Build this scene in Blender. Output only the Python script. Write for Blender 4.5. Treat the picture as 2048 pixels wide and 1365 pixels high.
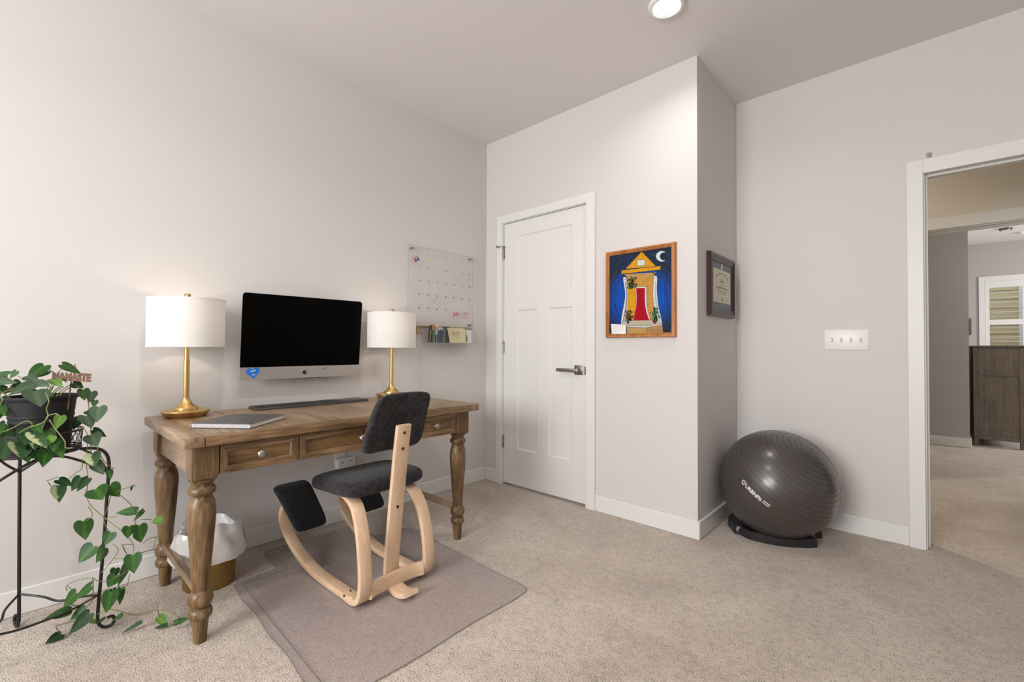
import bpy, bmesh, math, random
from mathutils import Vector, Matrix
random.seed(7)
for o in list(bpy.data.objects): bpy.data.objects.remove(o)
scene = bpy.context.scene
COL = scene.collection
R = math.radians
# ------------------------------------------------------------------ camera
cam_d = bpy.data.cameras.new('camera'); cam = bpy.data.objects.new('camera', cam_d); COL.objects.link(cam)
cam_d.sensor_fit = 'HORIZONTAL'; cam_d.sensor_width = 36.0; cam_d.lens = 16.0
cam_d.clip_start = 0.02; cam_d.clip_end = 100
yaw, pitch, roll = -0.745036, 0.0146, 0.003912
fw = Vector((math.sin(yaw)*math.cos(pitch), math.cos(yaw)*math.cos(pitch), math.sin(pitch)))
rt = Vector((math.cos(yaw), -math.sin(yaw), 0)); up = rt.cross(fw)
rt2 = rt*math.cos(roll)+up*math.sin(roll); up2 = -rt*math.sin(roll)+up*math.cos(roll)
CAM = Vector((2.68265, -2.59459, 1.07088))
cam.matrix_world = Matrix(((rt2.x, up2.x, -fw.x, CAM.x), (rt2.y, up2.y, -fw.y, CAM.y), (rt2.z, up2.z, -fw.z, CAM.z), (0, 0, 0, 1)))
scene.camera = cam
# ------------------------------------------------------------------ world, lights, exposure
wd = bpy.data.worlds.new('world'); scene.world = wd; wd.use_nodes = True
bg = wd.node_tree.nodes['Background']; bg.inputs[0].default_value = (0.80, 0.88, 1.0, 1); bg.inputs[1].default_value = 1.6
scene.view_settings.view_transform = 'Standard'; scene.view_settings.look = 'None'
scene.view_settings.exposure = 0.22; scene.view_settings.gamma = 1.0; scene.view_settings.use_curve_mapping = False
def area(name, loc, direction, sx, sy, power, col, shape='RECTANGLE', spread=180):
    d = bpy.data.lights.new(name, 'AREA'); d.shape = shape; d.size = sx; d.size_y = sy; d.energy = power; d.color = col
    d.spread = R(spread)
    o = bpy.data.objects.new(name, d); COL.objects.link(o); o.location = loc
    o.rotation_euler = Vector(direction).to_track_quat('-Z', 'Y').to_euler(); return o
DAY = (1.0, 0.99, 0.98)
area('daylight_room_window', (1.75, -5.25, 1.62), (0, 1, -0.04), 1.70, 1.35, 118, DAY)
area('bedroom_side_fill', (5.98, 5.7, 1.55), (-1, 0, -0.05), 1.5, 1.2, 75, DAY)  # added fill for the bedroom, as if from an invented side window
area('hall_downlight', (1.75, 1.45, 2.70), (0, 0, -1), 0.22, 0.22, 17, (1.0, 0.90, 0.75), 'DISK')
area('bedroom_ceiling_fill', (3.7, 3.4, 2.70), (0, 0, -1), 0.14, 0.14, 8, (1.0, 0.94, 0.86), 'DISK')  # added ceiling fill to brighten the stub wall
area('room_downlight_beam', (1.747, -0.482, 2.722), (0, 0, -1), 0.10, 0.10, 4, (1.0, 0.93, 0.84), 'DISK', 150)
area('room_downlight_beam_behind', (1.747, -2.30, 2.722), (0, 0, -1), 0.10, 0.10, 9, (1.0, 0.93, 0.84), 'DISK', 150)

# ------------------------------------------------------------------ materials
MATS = {}
def nmat(name):
    m = bpy.data.materials.new(name); m.use_nodes = True; MATS[name] = m
    return m, m.node_tree.nodes, m.node_tree.links, m.node_tree.nodes['Principled BSDF']
def plain(name, col, rough=0.5, metal=0.0, bump=0.0, bscale=200.0, spec=0.5, var=0.0, vscale=20.0, sheen=0.0):
    m, N, L, p = nmat(name)
    p.inputs['Base Color'].default_value = (*col, 1); p.inputs['Roughness'].default_value = rough
    p.inputs['Metallic'].default_value = metal; p.inputs['Specular IOR Level'].default_value = spec
    if sheen: p.inputs['Sheen Weight'].default_value = sheen
    tc = N.new('ShaderNodeTexCoord')
    if var:
        nz = N.new('ShaderNodeTexNoise'); nz.inputs['Scale'].default_value = vscale; nz.inputs['Detail'].default_value = 4
        L.new(tc.outputs['Object'], nz.inputs['Vector'])
        r = N.new('ShaderNodeValToRGB'); e = r.color_ramp.elements
        e[0].position = .3; e[1].position = .7
        e[0].color = (*[c*(1-var) for c in col], 1); e[1].color = (*[min(1, c*(1+var)) for c in col], 1)
        L.new(nz.outputs['Fac'], r.inputs['Fac']); L.new(r.outputs['Color'], p.inputs['Base Color'])
    if bump:
        nb = N.new('ShaderNodeTexNoise'); nb.inputs['Scale'].default_value = bscale; nb.inputs['Detail'].default_value = 3
        L.new(tc.outputs['Object'], nb.inputs['Vector'])
        b = N.new('ShaderNodeBump'); b.inputs['Strength'].default_value = bump; b.inputs['Distance'].default_value = 0.002
        L.new(nb.outputs['Fac'], b.inputs['Height']); L.new(b.outputs['Normal'], p.inputs['Normal'])
    return m
def wood(name, c0, c1, c2, grain, rough=0.45, fine=1.0, bump=0.15):
    m, N, L, p = nmat(name)
    tc = N.new('ShaderNodeTexCoord'); mp = N.new('ShaderNodeMapping')
    s = [38*fine]*3; s['xyz'.index(grain)] = 2.2*fine
    mp.inputs['Scale'].default_value = s
    L.new(tc.outputs['Object'], mp.inputs['Vector'])
    n1 = N.new('ShaderNodeTexNoise'); n1.inputs['Scale'].default_value = 1.0; n1.inputs['Detail'].default_value = 6; n1.inputs['Distortion'].default_value = 0.8
    L.new(mp.outputs['Vector'], n1.inputs['Vector'])
    n2 = N.new('ShaderNodeTexNoise'); n2.inputs['Scale'].default_value = 7.0; n2.inputs['Detail'].default_value = 3
    L.new(tc.outputs['Object'], n2.inputs['Vector'])
    mx = N.new('ShaderNodeMix'); mx.data_type = 'FLOAT'; mx.inputs['Factor'].default_value = 0.38
    L.new(n1.outputs['Fac'], mx.inputs[2]); L.new(n2.outputs['Fac'], mx.inputs[3])
    n3 = N.new('ShaderNodeTexNoise'); n3.inputs['Scale'].default_value = 4.5; n3.inputs['Detail'].default_value = 4
    L.new(mp.outputs['Vector'], n3.inputs['Vector'])
    m3 = N.new('ShaderNodeMix'); m3.data_type = 'FLOAT'; m3.inputs['Factor'].default_value = 0.34
    L.new(mx.outputs[0], m3.inputs[2]); L.new(n3.outputs['Fac'], m3.inputs[3]); mx = m3
    r = N.new('ShaderNodeValToRGB'); e = r.color_ramp.elements
    e[0].position = .38; e[0].color = (*c0, 1); e[1].position = .62; e[1].color = (*c2, 1)
    k = e.new(.5); k.color = (*c1, 1)
    L.new(mx.outputs[0], r.inputs['Fac']); L.new(r.outputs['Color'], p.inputs['Base Color'])
    b = N.new('ShaderNodeBump'); b.inputs['Strength'].default_value = bump; b.inputs['Distance'].default_value = 0.001
    L.new(n1.outputs['Fac'], b.inputs['Height']); L.new(b.outputs['Normal'], p.inputs['Normal'])
    p.inputs['Roughness'].default_value = rough
    return m
def sheet(name, col, opac, gloss, rough, tint=.97, translucent=False):
    """thin clear or milky plastic: transparent + diffuse body + glossy surface"""
    m, N, L, p = nmat(name); N.remove(p); out = N['Material Output']
    tr = N.new('ShaderNodeBsdfTransparent'); tr.inputs[0].default_value = (tint, tint, tint, 1)
    df = N.new('ShaderNodeBsdfTranslucent' if translucent else 'ShaderNodeBsdfDiffuse'); df.inputs[0].default_value = (*col, 1)
    if translucent:
        d2 = N.new('ShaderNodeBsdfDiffuse'); d2.inputs[0].default_value = (*col, 1); mt = N.new('ShaderNodeMixShader'); mt.inputs[0].default_value = .72
        L.new(df.outputs[0], mt.inputs[1]); L.new(d2.outputs[0], mt.inputs[2]); body = mt
    else: body = df
    gl = N.new('ShaderNodeBsdfGlossy'); gl.inputs['Roughness'].default_value = rough
    m1 = N.new('ShaderNodeMixShader'); m1.inputs[0].default_value = opac
    L.new(tr.outputs[0], m1.inputs[1]); L.new(body.outputs[0], m1.inputs[2])
    fr = N.new('ShaderNodeFresnel'); fr.inputs[0].default_value = 1.45
    ml = N.new('ShaderNodeMath'); ml.operation = 'MULTIPLY'; ml.inputs[1].default_value = gloss
    ge = N.new('ShaderNodeNewGeometry'); mb = N.new('ShaderNodeMath'); mb.operation = 'SUBTRACT'; mb.inputs[0].default_value = 1; L.new(ge.outputs['Backfacing'], mb.inputs[1])
    mf = N.new('ShaderNodeMath'); mf.operation = 'MULTIPLY'; L.new(fr.outputs[0], mf.inputs[0]); L.new(mb.outputs[0], mf.inputs[1]); L.new(mf.outputs[0], ml.inputs[0])
    m2 = N.new('ShaderNodeMixShader'); L.new(ml.outputs[0], m2.inputs[0]); L.new(m1.outputs[0], m2.inputs[1]); L.new(gl.outputs[0], m2.inputs[2])
    L.new(m2.outputs[0], out.inputs[0]); return m
def glow(name, col, strength):
    m, N, L, p = nmat(name); p.inputs['Base Color'].default_value = (*col, 1)
    p.inputs['Emission Color'].default_value = (*col, 1); p.inputs['Emission Strength'].default_value = strength; return m

WALL = plain('wall_paint', (0.645, 0.622, 0.608), 0.62, bump=0.05, bscale=420, spec=0.3)
CEIL = plain('ceiling_paint', (0.76, 0.732, 0.72), 0.7, bump=0.05, bscale=420, spec=0.2)
HALLW = plain('hall_wall_paint', (0.68, 0.63, 0.56), 0.65, bump=0.05, bscale=420, spec=0.2)
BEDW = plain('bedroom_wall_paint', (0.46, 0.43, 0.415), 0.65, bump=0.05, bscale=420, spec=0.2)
TRIM = plain('white_trim_paint', (0.74, 0.735, 0.72), 0.38, spec=0.45)
DOORW = plain('white_door_paint', (0.74, 0.735, 0.72), 0.42, spec=0.4)
WHITE = plain('white_plastic', (0.80, 0.79, 0.77), 0.35)
NICKEL = plain('brushed_nickel', (0.36, 0.33, 0.30), 0.34, 1.0)
BRONZE = plain('dark_nickel', (0.16, 0.145, 0.135), 0.4, 1.0)
BRASS = plain('brushed_brass', (0.64, 0.44, 0.18), 0.36, 1.0, bump=0.03, bscale=300)
BINBRASS = plain('dull_brass', (0.42, 0.29, 0.10), 0.42, 1.0, bump=0.03, bscale=200)
BRASSD = plain('aged_brass', (0.45, 0.33, 0.17), 0.35, 1.0)
PEWTER = plain('pewter', (0.36, 0.34, 0.32), 0.42, 1.0)
IRON = plain('black_iron', (0.022, 0.019, 0.018), 0.45, 0.3, bump=0.1, bscale=300)
BLACKP = plain('black_plastic', (0.018, 0.018, 0.02), 0.32)
POTM = plain('charcoal_pot', (0.014, 0.014, 0.0155), 0.62, bump=0.08, bscale=400, spec=.3)
SOIL = plain('potting_soil', (0.03, 0.02, 0.014), 0.95, bump=0.9, bscale=120)
FABRIC = plain('charcoal_wool', (0.026, 0.024, 0.027), 0.95, bump=0.5, bscale=900, spec=0.15, var=0.55, vscale=45, sheen=0.14)
BLKFAB = plain('black_wool', (0.010, 0.010, 0.012), 0.95, bump=0.5, bscale=900, spec=0.15, var=0.7, vscale=220, sheen=0.12)
W0, W1, W2 = (0.062, 0.033, 0.013), (0.185, 0.108, 0.050), (0.315, 0.205, 0.113)
DWX = wood('desk_wood_x', (0.135, 0.082, 0.043), (0.265, 0.175, 0.102), (0.385, 0.278, 0.182), 'x', 0.34)
DWY = wood('desk_wood_y', W0, W1, W2, 'y', 0.42)
DWZ = wood('desk_wood_z', W0, (0.142, 0.083, 0.034), (0.245, 0.158, 0.080), 'z', 0.40)
DRW = wood('drawer_panel_wood', (0.10, 0.052, 0.018), (0.215, 0.12, 0.046), (0.29, 0.175, 0.078), 'y', 0.42)
BEECH = wood('beech', (0.62, 0.42, 0.265), (0.69, 0.49, 0.325), (0.74, 0.55, 0.385), 'z', 0.45, fine=.8, bump=.03)
BEECHX = wood('beech_x', (0.62, 0.42, 0.265), (0.69, 0.49, 0.325), (0.74, 0.55, 0.385), 'x', 0.45, fine=.8, bump=.03)
BEECHY = wood('beech_y', (0.62, 0.42, 0.265), (0.69, 0.49, 0.325), (0.74, 0.55, 0.385), 'y', 0.45, fine=.8, bump=.03)
SCREW = plain('screw_head', (0.035, 0.02, 0.012), 0.5)
CHESTW = wood('grey_chest_wood', (0.10, 0.076, 0.057), (0.15, 0.118, 0.092), (0.20, 0.162, 0.13), 'z', 0.5)
CHERRY = plain('dark_cherry', (0.035, 0.010, 0.010), 0.28, bump=.05)
PINE = wood('orange_oak', (0.27, 0.095, 0.022), (0.42, 0.165, 0.045), (0.50, 0.225, 0.07), 'z', 0.4, bump=.05)
ALU = plain('aluminium', (0.60, 0.585, 0.575), 0.38, 0.75)
SCREENM = plain('dark_screen', (0.0012, 0.0012, 0.0013), 0.30, spec=0.06)
SPACEG = plain('space_grey', (0.085, 0.085, 0.085), 0.4, 0.5)
KEYM = plain('black_key', (0.013, 0.013, 0.014), 0.45)
PADM = plain('grey_trackpad', (0.07, 0.068, 0.066), 0.35, 0.2)
PAPER = plain('white_paper', (0.78, 0.77, 0.75), 0.8)
COVER = plain('grey_cover', (0.075, 0.072, 0.068), 0.38)
WIRE = plain('white_wire', (0.55, 0.53, 0.56), 0.3, 0.6)
BLUE = plain('blue_sticker', (0.012, 0.20, 0.78), 0.4)
PRINTK = plain('black_print', (0.03, 0.028, 0.028), 0.6)
PRINTR = plain('red_marker', (0.62, 0.05, 0.07), 0.6)
PRINTP = plain('pink_marker', (0.62, 0.30, 0.33), 0.6)
NAVY = plain('navy_print', (0.02, 0.05, 0.18), 0.5)
REDP = plain('red_print', (0.55, 0.10, 0.09), 0.5)
ACRYL = sheet('clear_acrylic', (0.75, 0.77, 0.76), 0.02, 0.35, 0.04, tint=.992)
ACRYLE = sheet('acrylic_edge', (0.42, 0.45, 0.44), 0.55, 0.8, 0.1)
MATP = sheet('vinyl_mat', (0.50, 0.41, 0.42), 0.20, 0.8, 0.40, tint=.985)
MATE = sheet('vinyl_mat_edge', (0.16, 0.145, 0.14), 0.6, 0.7, 0.3)
LINER = sheet('bin_liner', (0.99, 0.99, 0.99), 0.78, 1.0, 0.2, tint=1.0, translucent=True)
PANE = sheet('window_glass', (0.8, 0.85, 0.85), 0.0, 0.35, 0.02, tint=.99)
HOOKC = sheet('clear_hook', (0.55, 0.53, 0.5), 0.45, 1.0, 0.1)
BALLM = plain('anthracite_rubber', (0.050, 0.041, 0.038), 0.38, bump=0.04, bscale=600, spec=0.6)
b_ = BALLM.node_tree.nodes['Principled BSDF']; b_.inputs['Coat Weight'].default_value = .55; b_.inputs['Coat Roughness'].default_value = .22
LENS = glow('lamp_lens', (1.0, 0.95, 0.88), 9.0)
def bulb_mat():
    m, N, L, p = nmat('frosted_bulb'); N.remove(p); tr = N.new('ShaderNodeBsdfTransparent'); em = N.new('ShaderNodeEmission')
    em.inputs[0].default_value = (1.0, .82, .60, 1); em.inputs[1].default_value = 2.0; mx = N.new('ShaderNodeMixShader'); mx.inputs[0].default_value = .3
    L.new(tr.outputs[0], mx.inputs[1]); L.new(em.outputs[0], mx.inputs[2]); L.new(mx.outputs[0], N['Material Output'].inputs[0]); return m
BULB = bulb_mat()
SIDING = plain('yellow_siding', (0.62, 0.52, 0.30), 0.8)
SEAL = plain('gold_seal', (0.30, 0.25, 0.12), 0.5)
TERRA = wood('pick_wood', (0.07, 0.026, 0.010), (0.13, 0.052, 0.020), (0.18, 0.078, 0.034), 'y', 0.6)
def shade_mat():
    m, N, L, p = nmat('linen_shade'); N.remove(p); out = N['Material Output']
    t = N.new('ShaderNodeBsdfTranslucent'); t.inputs[0].default_value = (0.86, 0.82, 0.76, 1)
    d = N.new('ShaderNodeBsdfDiffuse'); d.inputs[0].default_value = (0.76, 0.75, 0.735, 1)
    tc = N.new('ShaderNodeTexCoord'); nb = N.new('ShaderNodeTexNoise'); nb.inputs['Scale'].default_value = 500
    L.new(tc.outputs['Object'], nb.inputs['Vector']); b = N.new('ShaderNodeBump'); b.inputs['Strength'].default_value = .15; b.inputs['Distance'].default_value = .001
    L.new(nb.outputs['Fac'], b.inputs['Height']); L.new(b.outputs['Normal'], d.inputs['Normal'])
    mx = N.new('ShaderNodeMixShader'); mx.inputs[0].default_value = 0.88
    L.new(t.outputs[0], mx.inputs[1]); L.new(d.outputs[0], mx.inputs[2]); L.new(mx.outputs[0], out.inputs[0]); return m
SHADE = shade_mat()
def carpet_mat():
    m, N, L, p = nmat('beige_carpet')
    tc = N.new('ShaderNodeTexCoord')
    def noise(s, d=4, dist=0.0):
        n = N.new('ShaderNodeTexNoise'); n.inputs['Scale'].default_value = s; n.inputs['Detail'].default_value = d; n.inputs['Distortion'].default_value = dist
        L.new(tc.outputs['Object'], n.inputs['Vector']); return n
    big = noise(2.6, 5, .6); fine = noise(190, 3, .28); mid = noise(46, 3)
    r1 = N.new('ShaderNodeValToRGB'); e = r1.color_ramp.elements
    e[0].position = .32; e[0].color = (0.545, 0.458, 0.392, 1); e[1].position = .68; e[1].color = (0.68, 0.588, 0.508, 1)
    L.new(big.outputs['Fac'], r1.inputs['Fac'])
    r2 = N.new('ShaderNodeValToRGB'); e = r2.color_ramp.elements
    e[0].position = .34; e[0].color = (0.31, 0.283, 0.257, 1); e[1].position = .52; e[1].color = (1.0, 1.0, 1.0, 1)
    mixn = N.new('ShaderNodeMix'); mixn.data_type = 'FLOAT'; mixn.inputs['Factor'].default_value = .28
    L.new(fine.outputs['Fac'], mixn.inputs[2]); L.new(mid.outputs['Fac'], mixn.inputs[3])
    L.new(mixn.outputs[0], r2.inputs['Fac'])
    mx = N.new('ShaderNodeMix'); mx.data_type = 'RGBA'; mx.blend_type = 'MULTIPLY'; mx.inputs['Factor'].default_value = .85
    L.new(r1.outputs['Color'], mx.inputs[6]); L.new(r2.outputs['Color'], mx.inputs[7])
    L.new(mx.outputs[2], p.inputs['Base Color'])
    b = N.new('ShaderNodeBump'); b.inputs['Strength'].default_value = 1.0; b.inputs['Distance'].default_value = 0.011
    L.new(mixn.outputs[0], b.inputs['Height']); L.new(b.outputs['Normal'], p.inputs['Normal'])
    p.inputs['Roughness'].default_value = 1.0; p.inputs['Specular IOR Level'].default_value = 0.05
    p.inputs['Sheen Weight'].default_value = 0.25; p.inputs['Sheen Roughness'].default_value = 0.6
    return m
CARPET = carpet_mat()
def leaf_mat(name, c_in, c_edge, rough=0.38, split=.5, half=False):
    m, N, L, p = nmat(name)
    uv = N.new('ShaderNodeUVMap'); sx = N.new('ShaderNodeSeparateXYZ'); L.new(uv.outputs[0], sx.inputs[0])
    ab = N.new('ShaderNodeMath'); ab.operation = 'MULTIPLY_ADD' if half else 'ABSOLUTE'; L.new(sx.outputs['Y'], ab.inputs[0])
    if half: ab.inputs[1].default_value = .5; ab.inputs[2].default_value = .22
    tc = N.new('ShaderNodeTexCoord'); nz = N.new('ShaderNodeTexNoise'); nz.inputs['Scale'].default_value = 90; L.new(tc.outputs['Object'], nz.inputs['Vector'])
    ad = N.new('ShaderNodeMath'); ad.operation = 'MULTIPLY_ADD'; ad.inputs[1].default_value = .55; L.new(nz.outputs['Fac'], ad.inputs[0]); L.new(ab.outputs[0], ad.inputs[2])
    r = N.new('ShaderNodeValToRGB'); e = r.color_ramp.elements
    e[0].position = split-.12; e[0].color = (*c_in, 1); e[1].position = split+.05; e[1].color = (*c_edge, 1)
    L.new(ad.outputs[0], r.inputs['Fac']); L.new(r.outputs['Color'], p.inputs['Base Color'])
    p.inputs['Specular IOR Level'].default_value = .25; p.inputs['Roughness'].default_value = rough+.1; p.inputs['Transmission Weight'].default_value = 0.0
    p.inputs['Subsurface Weight'].default_value = 0.0
    return m
LEAFM = [leaf_mat('leaf_dark', (0.020, 0.060, 0.014), (0.010, 0.036, 0.009)),
         leaf_mat('leaf_mid', (0.036, 0.105, 0.014), (0.018, 0.068, 0.010)),
         leaf_mat('leaf_variegated', (0.36, 0.40, 0.22), (0.030, 0.075, 0.028), split=.42, half=True),
         leaf_mat('leaf_greygreen', (0.070, 0.115, 0.060), (0.045, 0.082, 0.042), 0.45),
         leaf_mat('leaf_light', (0.13, 0.24, 0.045), (0.09, 0.19, 0.03))]
STEMM = plain('green_stem', (0.17, 0.19, 0.055), 0.5)
STEMB = plain('brown_stem', (0.11, 0.075, 0.035), 0.6)
def sky_paint():
    m, N, L, p = nmat('painted_night_sky')
    tc = N.new('ShaderNodeTexCoord'); mp = N.new('ShaderNodeMapping'); mp.inputs['Location'].default_value = (0, 0, -.25)
    L.new(tc.outputs['Object'], mp.inputs['Vector'])
    w = N.new('ShaderNodeTexWave'); w.wave_type = 'RINGS'; w.rings_direction = 'Y'; w.inputs['Scale'].default_value = 9; w.inputs['Distortion'].default_value = 5
    w.inputs['Detail'].default_value = 3; w.inputs['Detail Scale'].default_value = 2
    L.new(mp.outputs['Vector'], w.inputs['Vector'])
    g = N.new('ShaderNodeTexGradient'); g.gradient_type = 'SPHERICAL'; mp2 = N.new('ShaderNodeMapping')
    mp2.inputs['Location'].default_value = (0, 0, -.98); mp2.inputs['Scale'].default_value = (3.4, 3.4, 4.2)
    L.new(tc.outputs['Object'], mp2.inputs['Vector']); L.new(mp2.outputs['Vector'], g.inputs['Vector'])
    r = N.new('ShaderNodeValToRGB'); e = r.color_ramp.elements
    e[0].position = .08; e[0].color = (0.014, 0.020, 0.034, 1); e[1].position = .50; e[1].color = (0.004, 0.060, 0.36, 1)
    L.new(g.outputs['Fac'], r.inputs['Fac'])
    mx = N.new('ShaderNodeMix'); mx.data_type = 'RGBA'; mx.blend_type = 'ADD'; mx.inputs['Factor'].default_value = .45
    rr = N.new('ShaderNodeValToRGB'); rr.color_ramp.elements[0].position = .55; rr.color_ramp.elements[0].color = (0, 0, 0, 1); rr.color_ramp.elements[1].color = (.012, .03, .07, 1)
    L.new(w.outputs['Fac'], rr.inputs['Fac']); L.new(r.outputs['Color'], mx.inputs[6]); L.new(rr.outputs['Color'], mx.inputs[7])
    L.new(mx.outputs[2], p.inputs['Base Color']); p.inputs['Roughness'].default_value = .6; p.inputs['Specular IOR Level'].default_value = .12; return m
SKYP = sky_paint()

# ------------------------------------------------------------------ mesh helpers
class B:
    def __init__(s): s.bm = bmesh.new()
    def _add(s, verts, faces):
        vs = [s.bm.verts.new(v) for v in verts]; out = []
        for f in faces:
            try: out.append(s.bm.faces.new([vs[i] for i in f]))
            except ValueError: pass
        return vs
    def box(s, x0, x1, y0, y1, z0, z1, bev=0, M=None, seg=2):
        t = bmesh.new()
        v = [t.verts.new((x, y, z)) for x in (x0, x1) for y in (y0, y1) for z in (z0, z1)]
        for f in ((0, 1, 3, 2), (4, 6, 7, 5), (0, 4, 5, 1), (2, 3, 7, 6), (0, 2, 6, 4), (1, 5, 7, 3)): t.faces.new([v[i] for i in f])
        if bev: bmesh.ops.bevel(t, geom=t.edges[:], offset=bev, segments=seg, profile=.5, affect='EDGES')
        s._merge(t, M); return s
    def _merge(s, t, M=None):
        if M is not None: bmesh.ops.transform(t, matrix=M, verts=t.verts)
        bmesh.ops.recalc_face_normals(t, faces=t.faces)
        me = bpy.data.meshes.new('tmp'); t.to_mesh(me); t.free(); s.bm.from_mesh(me); bpy.data.meshes.remove(me)
    def lathe(s, prof, c=(0, 0, 0), seg=32, M=None, wob=None):
        vs, rings = [], []
        for k, (r, z) in enumerate(prof):
            if r < 1e-6: rings.append([len(vs)]); vs.append((0, 0, z)); continue
            ring = []
            for i in range(seg):
                a = 2*math.pi*i/seg; rr = r; zz = z
                if wob: rr, zz = wob(k, a, r, z)
                ring.append(len(vs)); vs.append((rr*math.cos(a), rr*math.sin(a), zz))
            rings.append(ring)
        fs = []
        for a, b in zip(rings, rings[1:]):
            if len(a) == 1 and len(b) == 1: continue
            for i in range(seg):
                j = (i+1) % seg
                if len(a) == 1: fs.append((a[0], b[i], b[j]))
                elif len(b) == 1: fs.append((a[i], a[j], b[0]))
                else: fs.append((a[i], a[j], b[j], b[i]))
        Mx = M if M is not None else Matrix.Translation(c)
        s._add([Mx @ Vector(v) for v in vs], fs); return s
    def sweep(s, pts, sides, sec, closed=False, caps=True):
        pts = [Vector(p) for p in pts]; n = len(pts); rings = []
        for i, p in enumerate(pts):
            a = pts[(i-1) % n] if (closed or i > 0) else pts[i]; b = pts[(i+1) % n] if (closed or i < n-1) else pts[i]
            t = (b-a).normalized(); sd = Vector(sides[i] if isinstance(sides, list) else sides)
            sd = (sd-t*sd.dot(t)).normalized(); nn = t.cross(sd)
            sc = sec[i] if isinstance(sec[0], list) else sec
            rings.append([p+sd*u+nn*v for u, v in sc])
        m = len(rings[0]); vs = [v for r in rings for v in r]; fs = []
        for i in range(n if closed else n-1):
            j = (i+1) % n
            for k in range(m):
                l = (k+1) % m; fs.append((i*m+k, i*m+l, j*m+l, j*m+k))
        if caps and not closed: fs += [tuple(range(m))[::-1], tuple((n-1)*m+k for k in range(m))]
        s._add(vs, fs); return s
    def tube(s, pts, r, seg=8, closed=False, caps=True):
        pts = [Vector(p) for p in pts]; n = len(pts)
        t0 = (pts[1]-pts[0]).normalized(); sd = t0.orthogonal().normalized(); sides = []
        for i in range(n):
            a = pts[i-1] if (i > 0 or closed) else pts[i]; b = pts[(i+1) % n] if (closed or i < n-1) else pts[i]
            t = (b-a)
            t = t.normalized() if t.length > 1e-9 else t0
            sd = (sd-t*sd.dot(t))
            sd = sd.normalized() if sd.length > 1e-6 else t.orthogonal().normalized()
            sides.append(sd.copy())
        rr = r if isinstance(r, (list, tuple)) else [r]*n
        sec = [[(q*math.cos(2*math.pi*k/seg), q*math.sin(2*math.pi*k/seg)) for k in range(seg)] for q in rr]
        return s.sweep(pts, sides, sec, closed, caps)
    def prism(s, poly, o, ua, ub, depth):
        o, ua, ub = Vector(o), Vector(ua), Vector(ub); n = ua.cross(ub).normalized()*depth
        k = len(poly); lo = [o+ua*a+ub*b for a, b in poly]
        if abs(depth) < 1e-9: s._add(lo, [tuple(range(k))]); return s
        hi = [p+n for p in lo]
        s._add(lo+hi, [tuple(range(k))[::-1], tuple(range(k, 2*k))]+[(i, (i+1) % k, k+(i+1) % k, k+i) for i in range(k)]); return s
    def poly(s, vs, fs): s._add(vs, fs); return s
    def grid(s, fn, nu, nv):
        vs = [fn(i/nu, j/nv) for i in range(nu+1) for j in range(nv+1)]
        fs = [(i*(nv+1)+j, (i+1)*(nv+1)+j, (i+1)*(nv+1)+j+1, i*(nv+1)+j+1) for i in range(nu) for j in range(nv)]
        s._add(vs, fs); return s
    def xf(s, M): bmesh.ops.transform(s.bm, matrix=M, verts=s.bm.verts); return s
def rrect(w, t, r, k=3):
    out = []
    for cx, cy, a0 in ((w/2-r, t/2-r, 0), (-w/2+r, t/2-r, 90), (-w/2+r, -t/2+r, 180), (w/2-r, -t/2+r, 270)):
        for i in range(k+1):
            a = R(a0+90*i/k); out.append((cx+r*math.cos(a), cy+r*math.sin(a)))
    return out
def smoothpts(pts, n=6):
    pts = [Vector(p) for p in pts]; out = []
    for i in range(len(pts)-1):
        p0 = pts[max(i-1, 0)]; p1 = pts[i]; p2 = pts[i+1]; p3 = pts[min(i+2, len(pts)-1)]
        for k in range(n):
            t = k/n
            out.append(.5*((2*p1)+(p2-p0)*t+(2*p0-5*p1+4*p2-p3)*t*t+(3*p1-p0-3*p2+p3)*t**3))
    out.append(pts[-1]); return out
ORI = {}
def mesh_of(b, mat, smooth=38, name='mesh'):
    bmesh.ops.recalc_face_normals(b.bm, faces=b.bm.faces)
    me = bpy.data.meshes.new(name); b.bm.to_mesh(me); b.bm.free()
    for m in (mat if isinstance(mat, (list, tuple)) else [mat]): me.materials.append(m)
    if smooth:
        me.polygons.foreach_set('use_smooth', [True]*len(me.polygons)); me.set_sharp_from_angle(angle=R(smooth))
    return me
def tag(o, label=None, cat=None, group=None, kind=None):
    if label: o['label'] = label
    if cat: o['category'] = cat
    if group: o['group'] = group
    if kind: o['kind'] = kind
    return o
def thing(name, label, cat, loc, group=None):
    o = bpy.data.objects.new(name, None); COL.objects.link(o); o.location = loc; o.empty_display_size = .05
    ORI[o.name] = Vector(loc); return tag(o, label, cat, group)
def link(name, b, mat, parent=None, label=None, cat=None, group=None, kind=None, smooth=38):
    """b is in world coordinates; the object's origin goes to its thing's base (or its own base centre)"""
    me = mesh_of(b, mat, smooth, name); return place(name, me, parent, label, cat, group, kind)
def place(name, me, parent=None, label=None, cat=None, group=None, kind=None):
    if parent is not None: org = ORI[parent.name]
    else:
        xs = [v.co for v in me.vertices]
        org = Vector(((min(v.x for v in xs)+max(v.x for v in xs))/2, (min(v.y for v in xs)+max(v.y for v in xs))/2, min(v.z for v in xs)))
    me.transform(Matrix.Translation(-org))
    o = bpy.data.objects.new(name, me); COL.objects.link(o); ORI[o.name] = org
    if parent is not None: o.parent = parent
    else: o.location = org
    return tag(o, label, cat, group, kind)
def inst(name, me, parent, loc, rot=(0, 0, 0), label=None):
    o = bpy.data.objects.new(name, me); COL.objects.link(o); o.parent = parent
    o.location = Vector(loc)-ORI[parent.name]; o.rotation_euler = rot; ORI[o.name] = ORI[parent.name]; return tag(o, label)
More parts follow.
